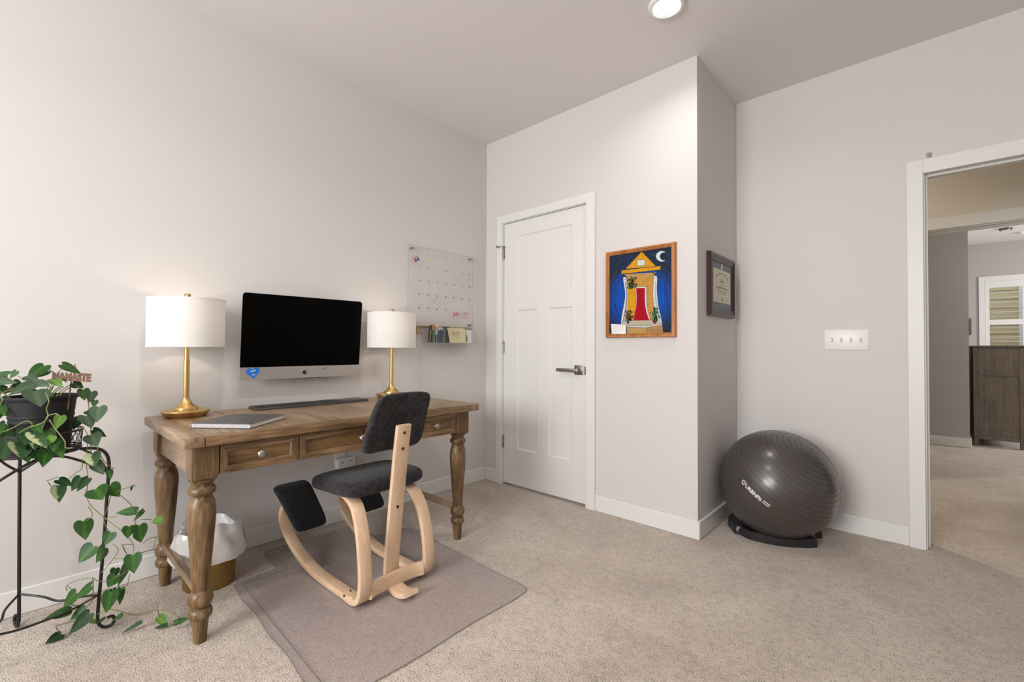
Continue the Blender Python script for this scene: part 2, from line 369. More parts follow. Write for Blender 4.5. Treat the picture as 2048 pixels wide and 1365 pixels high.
def struct(name, b, mat, parent=None, smooth=0): return link(name, b, mat, parent, kind='structure' if parent is None else None, smooth=smooth)
def text_bm(b, txt, size, M, bold=0.0, depth=0.0, align='CENTER', sx=1.0, space=1.0):
    cu = bpy.data.curves.new('txt', 'FONT'); cu.body = txt; cu.size = size; cu.align_x = align; cu.align_y = 'CENTER'; cu.resolution_u = 2
    cu.offset = bold; cu.extrude = depth; cu.space_character = space
    ob = bpy.data.objects.new('txt', cu); COL.objects.link(ob)
    dg = bpy.context.evaluated_depsgraph_get(); me = bpy.data.meshes.new_from_object(ob.evaluated_get(dg))
    bpy.data.objects.remove(ob); bpy.data.curves.remove(cu)
    if callable(M):
        for v in me.vertices: v.co = M(v.co.x*sx, v.co.y, v.co.z)
    else: me.transform(M @ Matrix.Diagonal((sx, 1, 1, 1)))
    b.bm.from_mesh(me); bpy.data.meshes.remove(me); return b
def frame3(o, x, y):
    x, y = Vector(x).normalized(), Vector(y).normalized(); z = x.cross(y)
    return Matrix(((x.x, y.x, z.x, o[0]), (x.y, y.y, z.y, o[1]), (x.z, y.z, z.z, o[2]), (0, 0, 0, 1)))
# ---- leaf, vine and painting outlines (world coordinates)
LEAVES=[(0.236,-2.618,0.968,0.170,-2.652,0.971,0.027,1),
(0.291,-2.649,0.949,0.379,-2.595,0.943,0.035,3),
(0.288,-2.598,0.980,0.285,-2.614,0.954,0.021,1),
(0.288,-2.530,0.997,0.327,-2.574,0.944,0.050,1),
(0.257,-2.518,0.976,0.274,-2.556,0.953,0.022,0),
(0.310,-2.483,1.001,0.323,-2.429,0.964,0.032,1),
(0.382,-2.510,0.951,0.461,-2.491,0.927,0.036,4),
(0.407,-2.460,0.937,0.410,-2.430,0.918,0.036,0),
(0.416,-2.560,0.937,0.443,-2.617,0.907,0.045,3),
(0.390,-2.558,0.943,0.460,-2.520,0.933,0.045,3),
(0.466,-2.555,0.917,0.537,-2.543,0.870,0.071,3),
(0.426,-2.578,0.910,0.504,-2.560,0.889,0.020,3),
(0.408,-2.432,0.912,0.424,-2.430,0.873,0.036,1),
(0.417,-2.410,0.903,0.424,-2.416,0.864,0.035,3),
(0.426,-2.401,0.872,0.420,-2.406,0.846,0.022,3),
(0.475,-2.395,0.850,0.496,-2.402,0.798,0.054,3),
(0.468,-2.429,0.822,0.511,-2.416,0.783,0.052,3),
(0.396,-2.440,0.809,0.365,-2.455,0.762,0.031,0),
(0.443,-2.425,0.836,0.453,-2.415,0.822,0.022,0),
(0.460,-2.408,0.768,0.470,-2.371,0.739,0.029,0),
(0.469,-2.413,0.751,0.510,-2.401,0.715,0.052,3),
(0.529,-2.495,0.835,0.546,-2.506,0.794,0.032,4),
(0.458,-2.573,0.792,0.501,-2.574,0.746,0.050,0),
(0.488,-2.559,0.782,0.554,-2.525,0.735,0.040,2),
(0.480,-2.553,0.804,0.526,-2.538,0.785,0.030,1),
(0.498,-2.523,0.788,0.523,-2.513,0.760,0.037,1),
(0.523,-2.513,0.769,0.524,-2.525,0.737,0.025,4),
(0.460,-2.598,0.749,0.524,-2.579,0.702,0.041,2),
(0.449,-2.580,0.745,0.483,-2.576,0.712,0.020,0),
(0.428,-2.614,0.756,0.457,-2.626,0.696,0.053,0),
(0.395,-2.618,0.778,0.421,-2.620,0.753,0.034,0),
(0.363,-2.635,0.863,0.407,-2.621,0.836,0.030,1),
(0.372,-2.639,0.805,0.411,-2.630,0.776,0.034,1),
(0.465,-2.566,0.739,0.479,-2.566,0.721,0.020,0),
(0.484,-2.411,0.687,0.518,-2.407,0.643,0.048,2),
(0.491,-2.405,0.650,0.528,-2.383,0.615,0.039,3),
(0.487,-2.366,0.620,0.505,-2.363,0.588,0.022,1),
(0.281,-2.631,0.932,0.295,-2.644,0.921,0.035,0),
(0.296,-2.604,0.948,0.331,-2.585,0.941,0.016,0),
(0.396,-2.491,0.594,0.445,-2.458,0.575,0.032,0),
(0.467,-2.439,0.605,0.470,-2.463,0.562,0.037,0),
(0.487,-2.421,0.603,0.481,-2.452,0.559,0.027,0),
(0.394,-2.492,0.572,0.411,-2.489,0.515,0.043,2),
(0.532,-2.405,0.570,0.577,-2.390,0.539,0.066,1),
(0.542,-2.369,0.576,0.555,-2.343,0.534,0.050,1),
(0.558,-2.314,0.565,0.574,-2.299,0.569,0.007,1),
(0.561,-2.311,0.563,0.557,-2.314,0.545,0.007,1),
(0.584,-2.301,0.481,0.555,-2.356,0.481,0.032,1),
(0.564,-2.278,0.470,0.535,-2.305,0.429,0.018,1),
(0.590,-2.227,0.432,0.585,-2.259,0.427,0.037,4),
(0.472,-2.431,0.450,0.506,-2.426,0.391,0.053,1),
(0.578,-2.319,0.428,0.587,-2.324,0.389,0.039,1),
(0.606,-2.294,0.432,0.622,-2.292,0.374,0.044,1),
(0.595,-2.304,0.399,0.622,-2.292,0.376,0.016,0),
(0.505,-2.359,0.398,0.513,-2.378,0.359,0.043,1),
(0.497,-2.406,0.361,0.499,-2.445,0.315,0.058,1),
(0.475,-2.372,0.338,0.433,-2.396,0.277,0.044,1),
(0.589,-2.308,0.327,0.616,-2.309,0.270,0.053,1),
(0.547,-2.318,0.284,0.534,-2.342,0.208,0.027,0),
(0.529,-2.348,0.249,0.519,-2.369,0.208,0.043,1),
(0.502,-2.345,0.264,0.495,-2.352,0.223,0.029,0),
(0.463,-2.407,0.210,0.429,-2.452,0.163,0.038,1),
(0.424,-2.443,0.185,0.401,-2.477,0.138,0.048,1),
(0.530,-2.359,0.196,0.556,-2.375,0.136,0.048,1),
(0.517,-2.330,0.193,0.524,-2.336,0.133,0.025,1),
(0.508,-2.353,0.193,0.511,-2.348,0.147,0.025,0),
(0.391,-2.458,0.116,0.392,-2.525,0.114,0.040,1),
(0.405,-2.418,0.112,0.391,-2.458,0.080,0.036,1),
(0.445,-2.408,0.106,0.429,-2.463,0.046,0.045,0),
(0.494,-2.322,0.086,0.463,-2.350,0.060,0.017,1),
(0.446,-2.366,0.071,0.421,-2.389,0.055,0.015,1),
(0.406,-2.403,0.065,0.425,-2.385,0.052,0.017,4),
(0.489,-2.505,0.742,0.575,-2.490,0.699,0.042,1),
(0.451,-2.545,0.717,0.505,-2.539,0.684,0.040,0),
(0.439,-2.561,0.782,0.496,-2.563,0.750,0.047,2),
(0.513,-2.510,0.754,0.548,-2.510,0.718,0.033,1),
(0.432,-2.571,0.715,0.470,-2.568,0.679,0.033,1),
(0.380,-2.603,0.763,0.434,-2.604,0.719,0.034,1),
(0.443,-2.575,0.736,0.450,-2.580,0.687,0.041,0),
(0.468,-2.529,0.773,0.516,-2.541,0.728,0.047,0),
(0.506,-2.516,0.756,0.527,-2.519,0.709,0.044,0),
(0.340,-2.639,0.777,0.364,-2.648,0.737,0.044,1),
(0.412,-2.570,0.771,0.458,-2.563,0.729,0.044,2),
(0.487,-2.526,0.717,0.511,-2.535,0.666,0.044,1),
(0.439,-2.551,0.771,0.485,-2.553,0.720,0.037,2),
(0.470,-2.517,0.741,0.508,-2.520,0.704,0.033,0),
(0.439,-2.557,0.777,0.473,-2.547,0.726,0.045,0),
(0.388,-2.628,0.763,0.398,-2.617,0.708,0.046,2),
(0.212,-2.613,0.918,0.266,-2.584,0.915,0.025,0),
(0.240,-2.652,0.930,0.253,-2.613,0.907,0.033,1),
(0.145,-2.657,0.966,0.244,-2.615,0.947,0.031,3),
(0.209,-2.588,0.932,0.276,-2.615,0.908,0.033,3),
(0.242,-2.586,0.913,0.338,-2.558,0.887,0.037,1),
(0.211,-2.622,0.913,0.244,-2.649,0.899,0.038,1),
(0.134,-2.650,0.966,0.325,-2.615,0.952,0.031,3),
(0.241,-2.635,0.952,0.301,-2.610,0.947,0.025,1),
(0.288,-2.567,0.943,0.254,-2.535,0.922,0.028,1),
(0.314,-2.572,0.963,0.339,-2.544,0.946,0.038,3),
(0.176,-2.636,0.970,0.236,-2.662,0.953,0.031,0),
(0.243,-2.634,0.936,0.252,-2.657,0.929,0.032,3),
(0.285,-2.605,0.934,0.265,-2.576,0.917,0.038,1),
(0.277,-2.566,0.907,0.294,-2.526,0.887,0.025,3),
(0.297,-2.642,0.886,0.333,-2.649,0.852,0.032,0),
(0.305,-2.634,0.858,0.339,-2.643,0.810,0.034,1),
(0.291,-2.648,0.890,0.324,-2.657,0.840,0.030,1),
(0.308,-2.633,0.889,0.357,-2.627,0.848,0.033,0),
(0.302,-2.636,0.804,0.342,-2.639,0.768,0.030,0),
(0.295,-2.643,0.849,0.329,-2.652,0.818,0.038,1),
(0.322,-2.619,0.876,0.365,-2.619,0.832,0.029,0),
(0.284,-2.652,0.787,0.320,-2.659,0.753,0.043,0),
(0.323,-2.616,0.796,0.380,-2.604,0.759,0.031,1),
(0.330,-2.475,0.012,0.350,-2.517,0.006,0.040,0),
(0.485,-2.269,0.030,0.469,-2.326,0.006,0.015,0),
(0.505,-2.216,0.035,0.554,-2.198,0.010,0.031,4),
(0.554,-2.203,0.020,0.515,-2.237,0.006,0.015,0),
(0.582,-2.182,0.030,0.604,-2.136,0.040,0.024,1)]
VINES=[[(0.507,-2.531,0.914),(0.536,-2.524,0.888),(0.523,-2.529,0.861),(0.526,-2.525,0.838),(0.526,-2.538,0.816),(0.494,-2.568,0.802),(0.468,-2.591,0.781)],
[(0.529,-2.522,0.826),(0.546,-2.506,0.792),(0.567,-2.486,0.754),(0.568,-2.484,0.733),(0.586,-2.468,0.733)],
[(0.527,-2.524,0.840),(0.546,-2.507,0.846),(0.553,-2.501,0.838)],
[(0.525,-2.526,0.838),(0.512,-2.538,0.797)],
[(0.398,-2.629,0.780),(0.428,-2.601,0.798),(0.456,-2.575,0.819),(0.472,-2.561,0.813),(0.473,-2.560,0.801)],
[(0.364,-2.634,0.869),(0.386,-2.628,0.888),(0.366,-2.634,0.907),(0.357,-2.601,0.924)],
[(0.405,-2.462,0.929),(0.414,-2.439,0.916),(0.403,-2.422,0.885),(0.423,-2.417,0.841),(0.452,-2.416,0.800),(0.467,-2.414,0.754),(0.467,-2.414,0.691)],
[(0.403,-2.464,0.939),(0.400,-2.466,0.912)],
[(0.401,-2.438,0.912),(0.416,-2.424,0.892)],
[(0.430,-2.436,0.781),(0.459,-2.422,0.751),(0.470,-2.424,0.709),(0.469,-2.425,0.646),(0.472,-2.421,0.603),(0.482,-2.424,0.533)],
[(0.496,-2.401,0.712),(0.491,-2.391,0.682),(0.489,-2.379,0.653),(0.501,-2.353,0.626)],
[(0.305,-2.595,0.964),(0.321,-2.580,0.948)],
[(0.281,-2.523,0.987),(0.316,-2.504,0.972),(0.391,-2.475,0.939)],
[(0.311,-2.482,0.988),(0.312,-2.494,0.971),(0.344,-2.517,0.916)],
[(0.328,-2.574,0.944),(0.329,-2.559,0.918)],
[(0.329,-2.451,1.003),(0.332,-2.449,0.988)],
[(0.457,-2.436,0.670),(0.456,-2.436,0.635),(0.440,-2.450,0.619),(0.420,-2.468,0.596)],
[(0.394,-2.492,0.605),(0.368,-2.516,0.592),(0.363,-2.521,0.590)],
[(0.368,-2.516,0.584),(0.377,-2.508,0.570),(0.394,-2.492,0.574)],
[(0.479,-2.427,0.564),(0.482,-2.424,0.533),(0.480,-2.426,0.557),(0.489,-2.417,0.513),(0.514,-2.379,0.459),(0.558,-2.338,0.414),(0.576,-2.307,0.362),(0.587,-2.310,0.329)],
[(0.485,-2.420,0.503),(0.496,-2.409,0.473),(0.481,-2.423,0.453)],
[(0.568,-2.345,0.545),(0.584,-2.315,0.505),(0.584,-2.301,0.466),(0.593,-2.306,0.430)],
[(0.546,-2.351,0.550),(0.555,-2.343,0.557),(0.553,-2.331,0.561),(0.558,-2.314,0.563)],
[(0.573,-2.298,0.478),(0.566,-2.277,0.468)],
[(0.558,-2.283,0.438),(0.574,-2.255,0.435)],
[(0.514,-2.379,0.457),(0.547,-2.349,0.465)],
[(0.558,-2.368,0.546),(0.535,-2.374,0.493),(0.512,-2.381,0.459),(0.509,-2.369,0.410)],
[(0.546,-2.334,0.360),(0.559,-2.321,0.324),(0.548,-2.332,0.357),(0.574,-2.308,0.360)],
[(0.509,-2.355,0.358),(0.524,-2.341,0.335),(0.488,-2.359,0.284),(0.478,-2.381,0.254)],
[(0.514,-2.349,0.305),(0.559,-2.321,0.310)],
[(0.578,-2.291,0.323),(0.584,-2.257,0.327),(0.594,-2.234,0.324)],
[(0.589,-2.281,0.361),(0.581,-2.261,0.370),(0.589,-2.240,0.371)],
[(0.587,-2.242,0.369),(0.577,-2.250,0.322)],
[(0.448,-2.408,0.203),(0.469,-2.402,0.238),(0.497,-2.390,0.233),(0.534,-2.356,0.239),(0.577,-2.317,0.276)],
[(0.386,-2.464,0.187),(0.386,-2.465,0.207),(0.418,-2.436,0.228),(0.456,-2.401,0.236)],
[(0.388,-2.463,0.205),(0.401,-2.451,0.190)],
[(0.469,-2.402,0.233),(0.453,-2.402,0.157),(0.423,-2.416,0.121),(0.429,-2.424,0.096)],
[(0.579,-2.315,0.259),(0.558,-2.320,0.213),(0.534,-2.328,0.198)],
[(0.500,-2.358,0.122),(0.466,-2.389,0.104)],
[(0.453,-2.402,0.162),(0.418,-2.434,0.136),(0.395,-2.455,0.139)],
[(0.442,-2.354,0.100),(0.454,-2.326,0.085),(0.480,-2.280,0.060),(0.493,-2.221,0.060),(0.550,-2.178,0.050),(0.590,-2.173,0.040)],
[(0.482,-2.280,0.060),(0.495,-2.280,0.045),(0.485,-2.269,0.030)],
[(0.494,-2.219,0.060),(0.505,-2.216,0.035)],
[(0.493,-2.221,0.060),(0.477,-2.217,0.070)],
[(0.549,-2.179,0.050),(0.551,-2.206,0.015)],
[(0.341,-2.428,0.050),(0.309,-2.483,0.040),(0.317,-2.482,0.025),(0.330,-2.475,0.012)],
[(0.596,-2.138,0.030),(0.615,-2.136,0.008)],
[(0.601,-2.164,0.030),(0.583,-2.169,0.006)]]
PAINT={'night_frame_in':[(1.1682,1.6634),(1.5680,1.6602),(1.5746,1.1616),(1.1774,1.1616)],
'roof':[(1.3805,1.6631),(1.4738,1.5606),(1.2715,1.5685)],
'roof_window':[(1.3516,1.6139),(1.4016,1.6120),(1.4016,1.5751),(1.3494,1.5794)],
'eave':[(1.2422,1.5627),(1.5000,1.5599),(1.5015,1.5382),(1.2433,1.5396)],
'cornice':[(1.2602,1.5367),(1.4738,1.5259),(1.4534,1.5001),(1.2826,1.5152)],
'facade':[(1.2798,1.5154),(1.4560,1.5022),(1.4559,1.3644),(1.4635,1.3156),(1.4786,1.2379),(1.2660,1.2434),(1.2827,1.3108),(1.2882,1.4163)],
'yellow_wall':[(1.2910,1.4564),(1.3375,1.4448),(1.3402,1.3724),(1.3212,1.2738),(1.2827,1.2756),(1.2855,1.3258),(1.2926,1.3958)],
'door_surround':[(1.3375,1.4497),(1.4120,1.4446),(1.4146,1.3526),(1.4224,1.2887),(1.4404,1.2384),(1.3185,1.2410),(1.3348,1.2881),(1.3429,1.3722)],
'door':[(1.3440,1.4417),(1.4026,1.4381),(1.4025,1.3534),(1.4119,1.2941),(1.4301,1.2397),(1.3229,1.2413),(1.3375,1.2930),(1.3467,1.3620)],
'column_l':[(1.2518,1.5158),(1.2798,1.5154),(1.2799,1.4927),(1.2893,1.3961),(1.2838,1.3108),(1.2660,1.2460),(1.2576,1.2210),(1.2389,1.2216),(1.2446,1.2722),(1.2659,1.3775),(1.2659,1.4332)],
'column_r':[(1.4544,1.5024),(1.4814,1.5020),(1.4814,1.4779),(1.4788,1.4157),(1.4888,1.3237),(1.5062,1.2464),(1.5097,1.2129),(1.4887,1.2255),(1.4645,1.3059),(1.4533,1.3839),(1.4559,1.4611)],
'porch':[(1.2660,1.2419),(1.4887,1.2384),(1.5012,1.2155),(1.4067,1.2015),(1.2771,1.2103),(1.2406,1.2225)],
'steps':[(1.2799,1.2077),(1.4067,1.1991),(1.5112,1.2128),(1.5161,1.1604),(1.1774,1.1616),(1.2827,1.1623)],
'note':[(1.1727,1.2263),(1.2783,1.2163),(1.2783,1.1588),(1.1774,1.1616)],
'vine_top':[(1.2854,1.5073),(1.3456,1.5062),(1.3402,1.4769),(1.3294,1.4654),(1.3239,1.4434),(1.3130,1.4619),(1.3020,1.4478),(1.2965,1.4735)],
'plant_l':[(1.2743,1.3037),(1.3212,1.3038),(1.3130,1.2792),(1.3048,1.2445),(1.2799,1.2454),(1.2760,1.2759)],
'pot_l':[(1.2771,1.2456),(1.3021,1.2471),(1.2965,1.2247),(1.2827,1.2242)],
'plant_r':[(1.4405,1.2951),(1.4635,1.3132),(1.4812,1.2930),(1.4837,1.2617),(1.4912,1.2374),(1.4481,1.2381),(1.4481,1.2681)],
'pot_r':[(1.4507,1.2365),(1.4797,1.2378),(1.4736,1.2198),(1.4583,1.2179)],
'moon':[(1.5306,1.5888),(1.5210,1.5851),(1.5101,1.5846),(1.4990,1.5873),(1.4890,1.5929),(1.4809,1.6010),(1.4757,1.6107),(1.4739,1.6209),(1.4757,1.6307),(1.4809,1.6390),(1.4890,1.6449),(1.4991,1.6479),(1.5101,1.6476),(1.5210,1.6442),(1.5306,1.6379),(1.5283,1.6362),(1.5220,1.6373),(1.5157,1.6370),(1.5099,1.6352),(1.5050,1.6321),(1.5012,1.6278),(1.4989,1.6225),(1.4981,1.6167),(1.4989,1.6107),(1.5012,1.6049),(1.5050,1.5996),(1.5099,1.5951),(1.5156,1.5918),(1.5219,1.5898),(1.5283,1.5893)]}
# ------------------------------------------------------------------ the setting
H = 2.74; X1 = 1.712; D = 0.708; T = 0.12
BH = 0.103
struct('floor', B().box(-.3, 6.0, -5.5, 9.2, -.1, 0), CARPET)
struct('ceiling', B().box(-.12, 4.92, -5.32, .828, H, H+.1), CEIL)
struct('ceiling_hall', B().box(1.0, 6.0, .828, 2.42, H, H+.1), CEIL)
struct('ceiling_bedroom', B().box(1.0, 6.0, 2.42, 7.85, H, H+.1), CEIL)
struct('wall_left', B().box(-T, 0, -5.32, .12, 0, H), WALL)
dx0, dx1, dz = .185, .985, 2.062          # closet doorway rough opening
struct('wall_back', B().box(0, dx0, 0, T, 0, H).box(dx1, X1, 0, T, 0, H).box(dx0, dx1, 0, T, dz, H), WALL)
struct('wall_closet_side', B().box(X1-T, X1, T, D, 0, H), WALL)
struct('wall_closet_inside', B().box(0, X1-T, D, D+.05, 0, H), WALL)
ox0, ox1, oz = 2.648, 3.472, 2.035        # room doorway rough opening
struct('wall_right_back', B().box(X1-T, ox0, D, D+T, 0, H).box(ox1, 4.92, D, D+T, 0, H).box(ox0, ox1, D, D+T, oz, H), WALL)
struct('wall_right', B().box(4.8, 4.92, -5.32, D, 0, H), WALL)
wx0, wx1, wz0, wz1 = .9, 2.6, .95, 2.30
struct('wall_rear', B().box(0, wx0, -5.32, -5.2, 0, H).box(wx1, 4.8, -5.32, -5.2, 0, H).box(wx0, wx1, -5.32, -5.2, 0, wz0).box(wx0, wx1, -5.32, -5.2, wz1, H), WALL)
w1 = struct('window_1', B().box(wx0-.07, wx0, -5.2, -5.182, wz0-.07, wz1+.07).box(wx1, wx1+.07, -5.2, -5.182, wz0-.07, wz1+.07).box(wx0, wx1, -5.2, -5.182, wz1, wz1+.07).box(wx0, wx1, -5.2, -5.165, wz0-.07, wz0), TRIM)
# hall and bedroom beyond the doorway
HY = 2.35
hx0, hx1 = 2.52, 3.36
struct('wall_hall_far', B().box(1.0, hx0, HY, HY+T, 0, H).box(hx1, 6.0, HY, HY+T, 0, H).box(hx0, hx1, HY, HY+T, 2.03, H), HALLW)
struct('wall_hall_end', B().box(.9, 1.0, .828, 7.8, 0, H), HALLW)
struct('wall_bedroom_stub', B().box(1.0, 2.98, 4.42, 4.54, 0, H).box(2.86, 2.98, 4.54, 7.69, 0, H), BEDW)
bx0, bx1, bz0, bz1 = 3.30, 4.20, .95, 2.14
FY = 7.69
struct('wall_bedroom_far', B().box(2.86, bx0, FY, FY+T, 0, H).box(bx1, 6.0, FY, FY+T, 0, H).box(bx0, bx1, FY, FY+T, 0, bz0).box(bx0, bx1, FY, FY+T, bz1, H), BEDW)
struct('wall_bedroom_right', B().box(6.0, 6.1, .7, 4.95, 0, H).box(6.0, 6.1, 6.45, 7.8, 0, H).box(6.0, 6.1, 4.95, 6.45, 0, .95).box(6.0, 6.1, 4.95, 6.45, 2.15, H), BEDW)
struct('added_window', B().box(5.98, 6.0, 4.88, 4.95, .88, 2.22).box(5.98, 6.0, 6.45, 6.52, .88, 2.22).box(5.98, 6.0, 4.95, 6.45, 2.15, 2.22).box(5.97, 6.0, 4.95, 6.45, .88, .95), TRIM)  # invented out-of-view window frame, added to go with the bedroom side fill
struct('wall_hall_near', B().box(4.92, 6.0, D, D+T, 0, H).box(1.0, X1-T, D+.05, D+T, 0, H), HALLW)
# baseboards
t = .014
def bb(name, x0, x1, y0, y1, h=BH): struct(name, B().box(x0, x1, y0, y1, 0, h, .004, seg=1), TRIM)
bb('baseboard_left', 0, t, -5.2, 0)
bb('baseboard_back_a', t, .137, -t, 0); bb('baseboard_back_b', 1.047, X1+t, -t, 0)
bb('baseboard_closet_side', X1, X1+t, 0, D-t)
bb('baseboard_right_back', X1, 2.588, D-t, D)
bb('baseboard_bedroom_stub', 1.0, 2.98+t, 4.42-t, 4.42); bb('baseboard_bedroom_return', 2.98, 2.98+t, 4.42, FY)
# closet door casing, jamb and stop
cz = 2.113
def casing(name, xo0, xi0, xi1, xo1, zi, zo, y, th):
    s_ = -1 if th > 0 else 1
    o = struct(name, B().box(xo0, xi0, y-th, y, 0, zo, .002, seg=1).box(xi1, xo1, y-th, y, 0, zo, .002, seg=1).box(xi0, xi1, y-th, y, zi, zo, .002, seg=1), TRIM)
    return o
casing('trim_1', .137, .194, .976, 1.047, 2.052, cz, 0, .018)
struct('trim_2', B().box(dx0, .198, 0, T, 0, dz).box(.972, dx1, 0, T, 0, dz).box(.198, .972, 0, T, 2.048, dz), TRIM)
# closet door: stiles, rails, recessed panels, lever, hinges
d1 = struct('door_1', B().box(.201, .969, .012, .040, .020, 2.044), DOORW)
yf, yp = .003, .012
def dpc(name, x0, x1, z0, z1): link(name, B().box(x0, x1, yf, yp+.004, z0, z1), DOORW, d1, smooth=0)
dpc('stile', .201, .340, .020, 2.044); dpc('stile', .851, .969, .020, 2.044)
dpc('rail', .340, .851, 1.935, 2.044); dpc('rail', .340, .851, 1.360, 1.487); dpc('rail', .340, .851, .020, .292)
dpc('mullion', .540, .648, .292, 1.360)
for x0, x1, z0, z1 in ((.340, .851, 1.487, 1.935), (.340, .540, .292, 1.360), (.648, .851, .292, 1.360)):
    # sloped sticking between frame and panel
    b = B(); e = .009
    o_ = [(x0, yf, z0), (x1, yf, z0), (x1, yf, z1), (x0, yf, z1)]; i_ = [(x0+e, yp-.0005, z0+e), (x1-e, yp-.0005, z0+e), (x1-e, yp-.0005, z1-e), (x0+e, yp-.0005, z1-e)]
    b.poly([Vector(v) for v in o_+i_], [(0, 1, 5, 4), (1, 2, 6, 5), (2, 3, 7, 6), (3, 0, 4, 7), (4, 5, 6, 7)])
    link('panel', b, DOORW, d1, smooth=0)
lv = link('lever_handle', B().box(.876, .945, -.006, yf, .887, .952, .003).lathe([(0, 0), (.017, 0), (.017, .042), (0, .042)], M=frame3((.913, -.004, .918), (1, 0, 0), (0, 0, 1)), seg=20).box(.752, .93, -.050, -.034, .906, .930, .004), NICKEL, d1, label='brushed nickel lever on a square rose')
link('latch_plate', B().box(.9700, .9735, -.0195, .006, .89, .945), BRONZE, d1)
for z in (.335, 1.075, 1.815):
    link('hinge', B().lathe([(0, 0), (.0065, 0), (.0065, .088), (.004, .094), (0, .094)], (.1995, -.0055, z-.047), 12).box(.1975, .2075, -.001, .004, z-.044, z+.044), NICKEL, d1, label='nickel door hinge')
link('hinge_door_stop', B().tube([(.1995, -.006, 1.866), (.178, -.025, 1.870), (.163, -.035, 1.868)], .0035, 8).lathe([(0, -.007), (.008, -.006), (.008, .006), (0, .007)], M=frame3((.160, -.037, 1.868), (0, 0, 1), (0.7, .7, 0)), seg=12).tube([(.1995, -.006, 1.866), (.215, -.012, 1.866)], .003, 6).lathe([(0, -.004), (.005, -.003), (.005, .003), (0, .004)], M=frame3((.216, -.012, 1.866), (0, 0, 1), (1, 0, 0)), seg=10), BRONZE, d1, label='dark hinge-pin door stop')
# room doorway
casing('trim_3', 2.587, 2.654, 3.466, 3.535, 2.018, 2.095, D, .018)
struct('trim_4', B().box(ox0, 2.660, D, D+T, 0, oz).box(3.460, ox1, D, D+T, 0, oz).box(2.660, 3.460, D, D+T, 2.022, oz)
       .box(2.660, 2.671, D+.045, D+.085, 0, 2.022).box(3.449, 3.460, D+.045, D+.085, 0, 2.022).box(2.671, 3.449, D+.045, D+.085, 2.010, 2.022), TRIM)
sp = link('strike_plate', B().box(2.6595, 2.6615, D+.004, D+.034, .86, .925, .0005, seg=1), NICKEL, label='nickel strike plate on the jamb of the open doorway', cat='strike plate')
# doorway between hall and bedroom
casing('trim_5', hx0-.075, hx0-.005, hx1+.005, hx1+.075, 2.022, 2.112, HY, .018)
struct('trim_6', B().box(hx0, hx0+.013, HY, HY+T, 0, 2.03).box(hx1-.013, hx1, HY, HY+T, 0, 2.03).box(hx0, hx1, HY, HY+T, 2.012, 2.03).box(hx0, hx1, HY+.05, HY+.085, 1.998, 2.012), TRIM)

# bedroom window with plantation shutters
w2 = struct('window_2', B().box(3.235, bx0, FY-.02, FY, bz0-.07, bz1+.075).box(bx1, bx1+.07, FY-.02, FY, bz0-.07, bz1+.075).box(bx0, bx1, FY-.02, FY, bz1, bz1+.075).box(bx0, bx1, FY-.03, FY, bz0-.07, bz0), TRIM)
link('pane', B().box(bx0, bx1, FY+.085, FY+.09, bz0, bz1), PANE, w2, smooth=0)
mid = (bx0+bx1)/2
for px0, px1 in ((bx0, mid), (mid, bx1)):
    sh = link('shutter_frame', B().box(px0+.004, px0+.052, FY, FY+.03, bz0, bz1).box(px1-.052, px1-.004, FY, FY+.03, bz0, bz1).box(px0+.052, px1-.052, FY, FY+.03, bz1-.105, bz1).box(px0+.052, px1-.052, FY, FY+.03, bz0, bz0+.1).box(px0+.052, px1-.052, FY, FY+.03, 1.455, 1.535), TRIM, w2, smooth=0)
    lm = mesh_of(B().lathe([(0, -.5), (1, -.5), (1, .5), (0, .5)], seg=14, M=frame3((0, 0, 0), (0, 1, 0), (0, 0, 1)) @ Matrix.Diagonal((.031, .0055, 1, 1))).xf(Matrix.Diagonal((px1-px0-.108, 1, 1, 1))), TRIM)
    for z in [1.575+.0755*k for k in range(6)]+[1.415-.0755*k for k in range(5)]:
        inst('louver', lm, sh, ((px0+px1)/2, FY+.015, z), (R(-4), 0, 0))
# neighbour's house seen through the shutters
nb = thing('neighbour_house', 'pale yellow sided house wall outside the bedroom window', 'house', (4.0, 9.0, 0))
link('wall', B().box(2.4, 6.0, 9.0, 9.1, -.1, 2.9), SIDING, nb)
for k in range(19): link('siding_board', B().poly([Vector(v) for v in ((2.4, 8.985, .15*k), (6, 8.985, .15*k), (6, 8.998, .15*k+.15), (2.4, 8.998, .15*k+.15), (2.4, 9.0, .15*k), (6, 9.0, .15*k), (6, 9.0, .15*k+.15), (2.4, 9.0, .15*k+.15))], [(0, 1, 2, 3), (4, 5, 1, 0), (0, 3, 7, 4), (1, 5, 6, 2), (3, 2, 6, 7)]), SIDING, nb, smooth=0)
link('corner_board', B().box(3.78, 3.9, 8.95, 9.0, -.1, 2.9), TRIM, nb)

# ------------------------------------------------------------------ things on the walls and ceiling
def downlight(x, y, label):
    d = thing('recessed_ceiling_light', label, 'ceiling light', (x, y, H-.012), 'recessed ceiling lights')
    link('trim_ring', B().lathe([(.062, 0.0), (.068, -.004), (.080, -.002), (.087, .006), (.088, .012), (.062, .012)], (x, y, H-.012), 40), WHITE, d)
    link('lens', B().lathe([(0, -.001), (.040, -.0005), (.062, .003)], (x, y, H-.012), 40), LENS, d)
downlight(1.747, -.482, 'round recessed ceiling light glowing at the top edge of the picture')
for nm, x, y in (('trim_7', 1.747, -2.30), ('trim_8', 1.75, 1.45), ('trim_9', 3.7, 3.4)):       # housings of the downlights outside the view; the bedroom one is added
    struct(nm, B().lathe([(.072, -.002), (.087, .006), (.088, .012), (.072, .012)], (x, y, H-.012), 32), WHITE, smooth=30)
